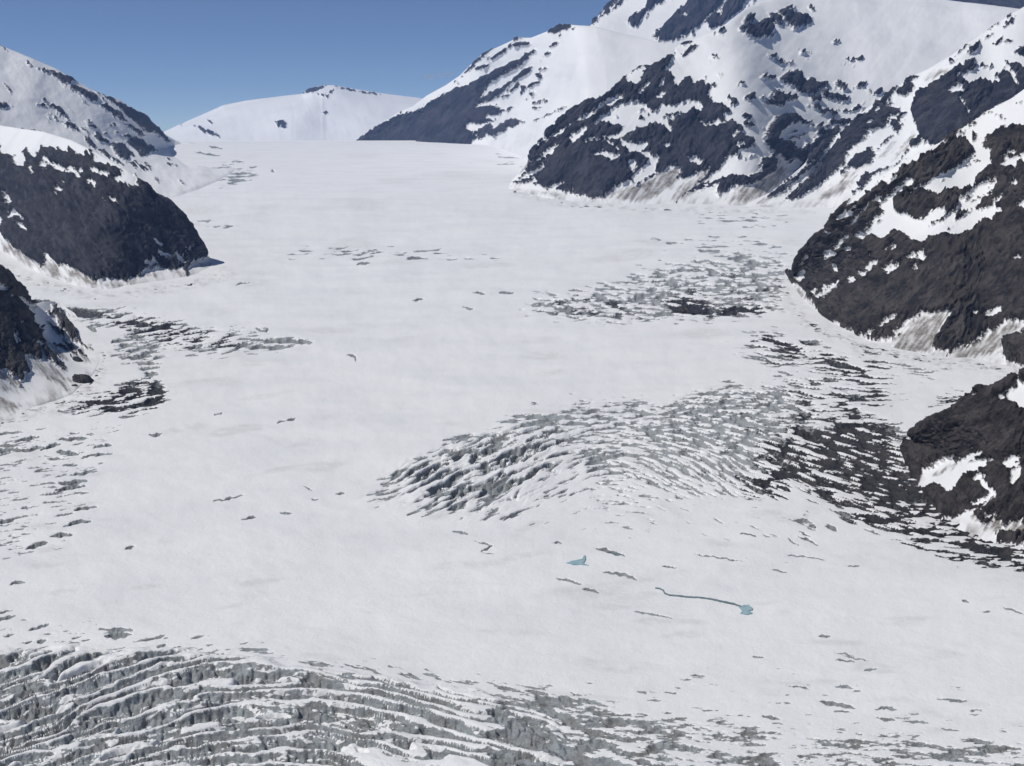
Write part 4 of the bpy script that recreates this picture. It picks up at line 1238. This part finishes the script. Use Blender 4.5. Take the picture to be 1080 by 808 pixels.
flat_patch('meltwater_pool', [pts_of('597 594 603 592 609 590.5 614 589.5 616 585.5 617.6 586 617.6 590.5 615 594 621 596.6 612 595.6 604 596')], WATER,
           'hook tailed turquoise meltwater pool below the middle icefall', 'pool', 0.8)
flat_patch('meltwater_pool', [pts_of('779 641 784 638.5 789 638 794 641.5 793 643.5 790 644 793.5 646.5 788 648 781 647 783 644')], WATER,
           'turquoise meltwater pool at the lower end of the long thin stream', 'pool', 0.8)
STREAM = water_material(); STREAM.name = 'stream_water'
for nd in STREAM.node_tree.nodes:
    if nd.type == 'MIX':
        nd.inputs[6].default_value = (0.14, 0.19, 0.20, 1); nd.inputs[7].default_value = (0.20, 0.26, 0.28, 1)
flat_patch('meltwater_stream', [ribbon(pts_of('691 621.5 696 622 699.5 624 701 627 706 629 716 629.8 728 631 740 631.8 752 633.2 764 635.5 774 637.5 782 640'), 1.25)], STREAM,
           'long thin winding meltwater stream running right into the turquoise pool', 'stream', 0.7, 0.8)
for w_, pt, lb in ((2.4, '640 580.5 646 582 652 583.5 658 585.5', 'short blue grey meltwater streak up the slope from the hook tailed pool'),
                   (2.0, '645 604.5 652 605 658 606.5', 'faint blue meltwater streak lying between the two turquoise pools')):
    flat_patch('meltwater_stream', [ribbon(pts_of(pt), w_)], STREAM, lb, 'stream', 0.6, 0.8)

# ------------------------------------------------------------------ rocks standing out of the ice
def stone_material():
    t = NT('outcrop_rock'); p = t.pos()
    n1 = t.noise(p, 0.22, 6, 0.65); n2 = t.noise(p, 0.05, 4, 0.6)
    col = t.mix(t.ramp(n2, 0.35, 0.7), (0.045, 0.044, 0.048), (0.075, 0.068, 0.062))
    return t.finish(col, 0.9, t.bump(n1, 2.5, 0.8), 0.15)
STONE = stone_material()

def outcrop(label, cx, cy, w, h, tilt, seed, group=None):
    """craggy knob: width w and height h in survey units, foot at (cx, cy)"""
    import bmesh
    Y = float(ice_Y(cy)); u = Y / F
    base = spot(cx, cy, Y)
    bm = bmesh.new(); bmesh.ops.create_icosphere(bm, subdivisions=5, radius=1)
    co = np.array([v.co[:] for v in bm.verts])
    r = 1 + 0.32 * fbm(co[:, 0] * 1.3 + seed, co[:, 1] * 1.3 + co[:, 2], 4, seed) + 0.16 * ridged(co[:, 0] * 2.5 + co[:, 2], co[:, 1] * 2.5 - co[:, 2], 3, seed + 3)
    co = co * r[:, None]
    co[:, 2] = np.where(co[:, 2] < 0, co[:, 2] * 0.5, co[:, 2])
    X = co[:, 0] * w / 2 * u; Yy = co[:, 1] * w * 0.42 * u; Z = co[:, 2] * h * u - tilt * X
    for v, a, b, c in zip(bm.verts, X, Yy, Z): v.co = (a, b, c)
    me = bpy.data.meshes.new('rock_outcrop'); bm.to_mesh(me); bm.free(); me.materials.append(STONE)
    o = bpy.data.objects.new('rock_outcrop', me); COL.objects.link(o)
    o.location = (base[0], base[1], float(ice_height(cx, cy)) - 0.1 * h * u)
    return tag(o, label, 'rock', None, 'rocks breaking through the ice')
outcrop('larger dark rock knob standing out of the snow below the left spur', 88, 403, 20, 9, 0.25, 3)
outcrop('dark leaning rock knob just above the larger one below the left spur', 83, 383, 11, 6, 0.4, 5)
outcrop('tiny dark rock at the left foot of the larger knob below the left spur', 79, 408, 7, 3, 0.1, 7)
outcrop('long dark rock hump in the middle of the upper right icefall', 722, 327, 26, 8, 0.15, 9)

# ------------------------------------------------------------------ haze, light, sky, camera
def haze():
    x0, x1, y0, y1, z0, z1 = -16000., 18500., -300., 27500., -1000., 4400.
    v = [(x, y, z) for z in (z0, z1) for y in (y0, y1) for x in (x0, x1)]
    fcs = [(0, 2, 3, 1), (4, 5, 7, 6), (0, 1, 5, 4), (2, 6, 7, 3), (0, 4, 6, 2), (1, 3, 7, 5)]
    me = bpy.data.meshes.new('haze'); me.from_pydata(v, [], fcs); me.update()
    m = bpy.data.materials.new('haze_air'); m.use_nodes = True; nt = m.node_tree; nt.nodes.clear()
    pv = nt.nodes.new('ShaderNodeVolumePrincipled'); ou = nt.nodes.new('ShaderNodeOutputMaterial')
    pv.inputs['Density'].default_value = HAZE; pv.inputs['Color'].default_value = (0.32, 0.52, 1.0, 1); pv.inputs['Anisotropy'].default_value = 0.2
    nt.links.new(pv.outputs[0], ou.inputs['Volume']); me.materials.append(m)
    o = bpy.data.objects.new('haze', me); COL.objects.link(o); o['kind'] = 'stuff'
    o['label'] = 'thin blue air between the camera and the far mountains'; o['category'] = 'haze'
HAZE = 1.2e-5
haze()

def cloud():
    import bmesh
    bm = bmesh.new()
    c0 = spot(462, 80, 42000.0); u = 42000.0 / F
    for dx, dy, rx, rz in ((-9, 0.5, 9, 3.0), (3, -0.5, 8, 2.6), (11, -2, 7, 3.2)):
        q = bmesh.ops.create_icosphere(bm, subdivisions=3, radius=1)
        for v in q['verts']:
            n_ = 1 + 0.25 * float(perlin(v.co.x * 2 + dx, v.co.z * 2 + v.co.y, 140))
            v.co = (v.co.x * rx * u * n_ + dx * u, v.co.y * rx * u * n_, v.co.z * rz * u * n_ - dy * u)
    me = bpy.data.meshes.new('cloud'); bm.to_mesh(me); bm.free()
    m = bpy.data.materials.new('cloud_vapour'); m.use_nodes = True; nt = m.node_tree; nt.nodes.clear()
    pv = nt.nodes.new('ShaderNodeVolumePrincipled'); ou = nt.nodes.new('ShaderNodeOutputMaterial')
    pv.inputs['Color'].default_value = (0.95, 0.96, 1, 1); pv.inputs['Anisotropy'].default_value = 0.2; pv.inputs['Density'].default_value = 0.0008
    nt.links.new(pv.outputs[0], ou.inputs['Volume']); me.materials.append(m)
    o = bpy.data.objects.new('cloud', me); COL.objects.link(o); o.location = c0
    tag(o, 'tiny faint cloud wisp in the blue sky left of the striped rock face', 'cloud')
cloud()

SUN_EL, SUN_AZ = 55.0, -108.0        # azimuth from straight ahead, negative = left
sl_ = bpy.data.lights.new('sun', 'SUN'); sl_.energy = 3.4; sl_.angle = math.radians(0.5); sl_.color = (1.0, 0.97, 0.92)
so = bpy.data.objects.new('sun', sl_); COL.objects.link(so)
so.rotation_euler = (math.radians(90 - SUN_EL), 0, math.radians(180 - SUN_AZ))
world = bpy.data.worlds.new('World'); scene.world = world; world.use_nodes = True
nt = world.node_tree; nt.nodes.clear()
sky = nt.nodes.new('ShaderNodeTexSky'); sky.sky_type = 'NISHITA'; sky.sun_disc = False
sky.sun_elevation = math.radians(SUN_EL); sky.sun_rotation = math.radians(SUN_AZ)
sky.altitude = 8500; sky.air_density = 1.0; sky.dust_density = 0.0; sky.ozone_density = 1.5
bg = nt.nodes.new('ShaderNodeBackground'); bg.inputs['Strength'].default_value = 0.078
ow = nt.nodes.new('ShaderNodeOutputWorld'); nt.links.new(sky.outputs[0], bg.inputs[0]); nt.links.new(bg.outputs[0], ow.inputs[0])

cam = bpy.data.cameras.new('camera'); co_ = bpy.data.objects.new('camera', cam); COL.objects.link(co_)
cam.sensor_fit = 'HORIZONTAL'; cam.sensor_width = 36.0; cam.lens = 36.0 * F / W
cam.clip_start = 1.0; cam.clip_end = 120000.0
co_.location = (0, 0, HC); co_.rotation_euler = (math.pi / 2 - TH, 0, 0)
scene.camera = co_
scene.view_settings.view_transform = 'Standard'; scene.view_settings.look = 'None'
scene.view_settings.exposure = 0.0; scene.view_settings.gamma = 1.0; scene.view_settings.use_curve_mapping = False
scene.cycles.max_bounces = 6; scene.cycles.volume_bounces = 1
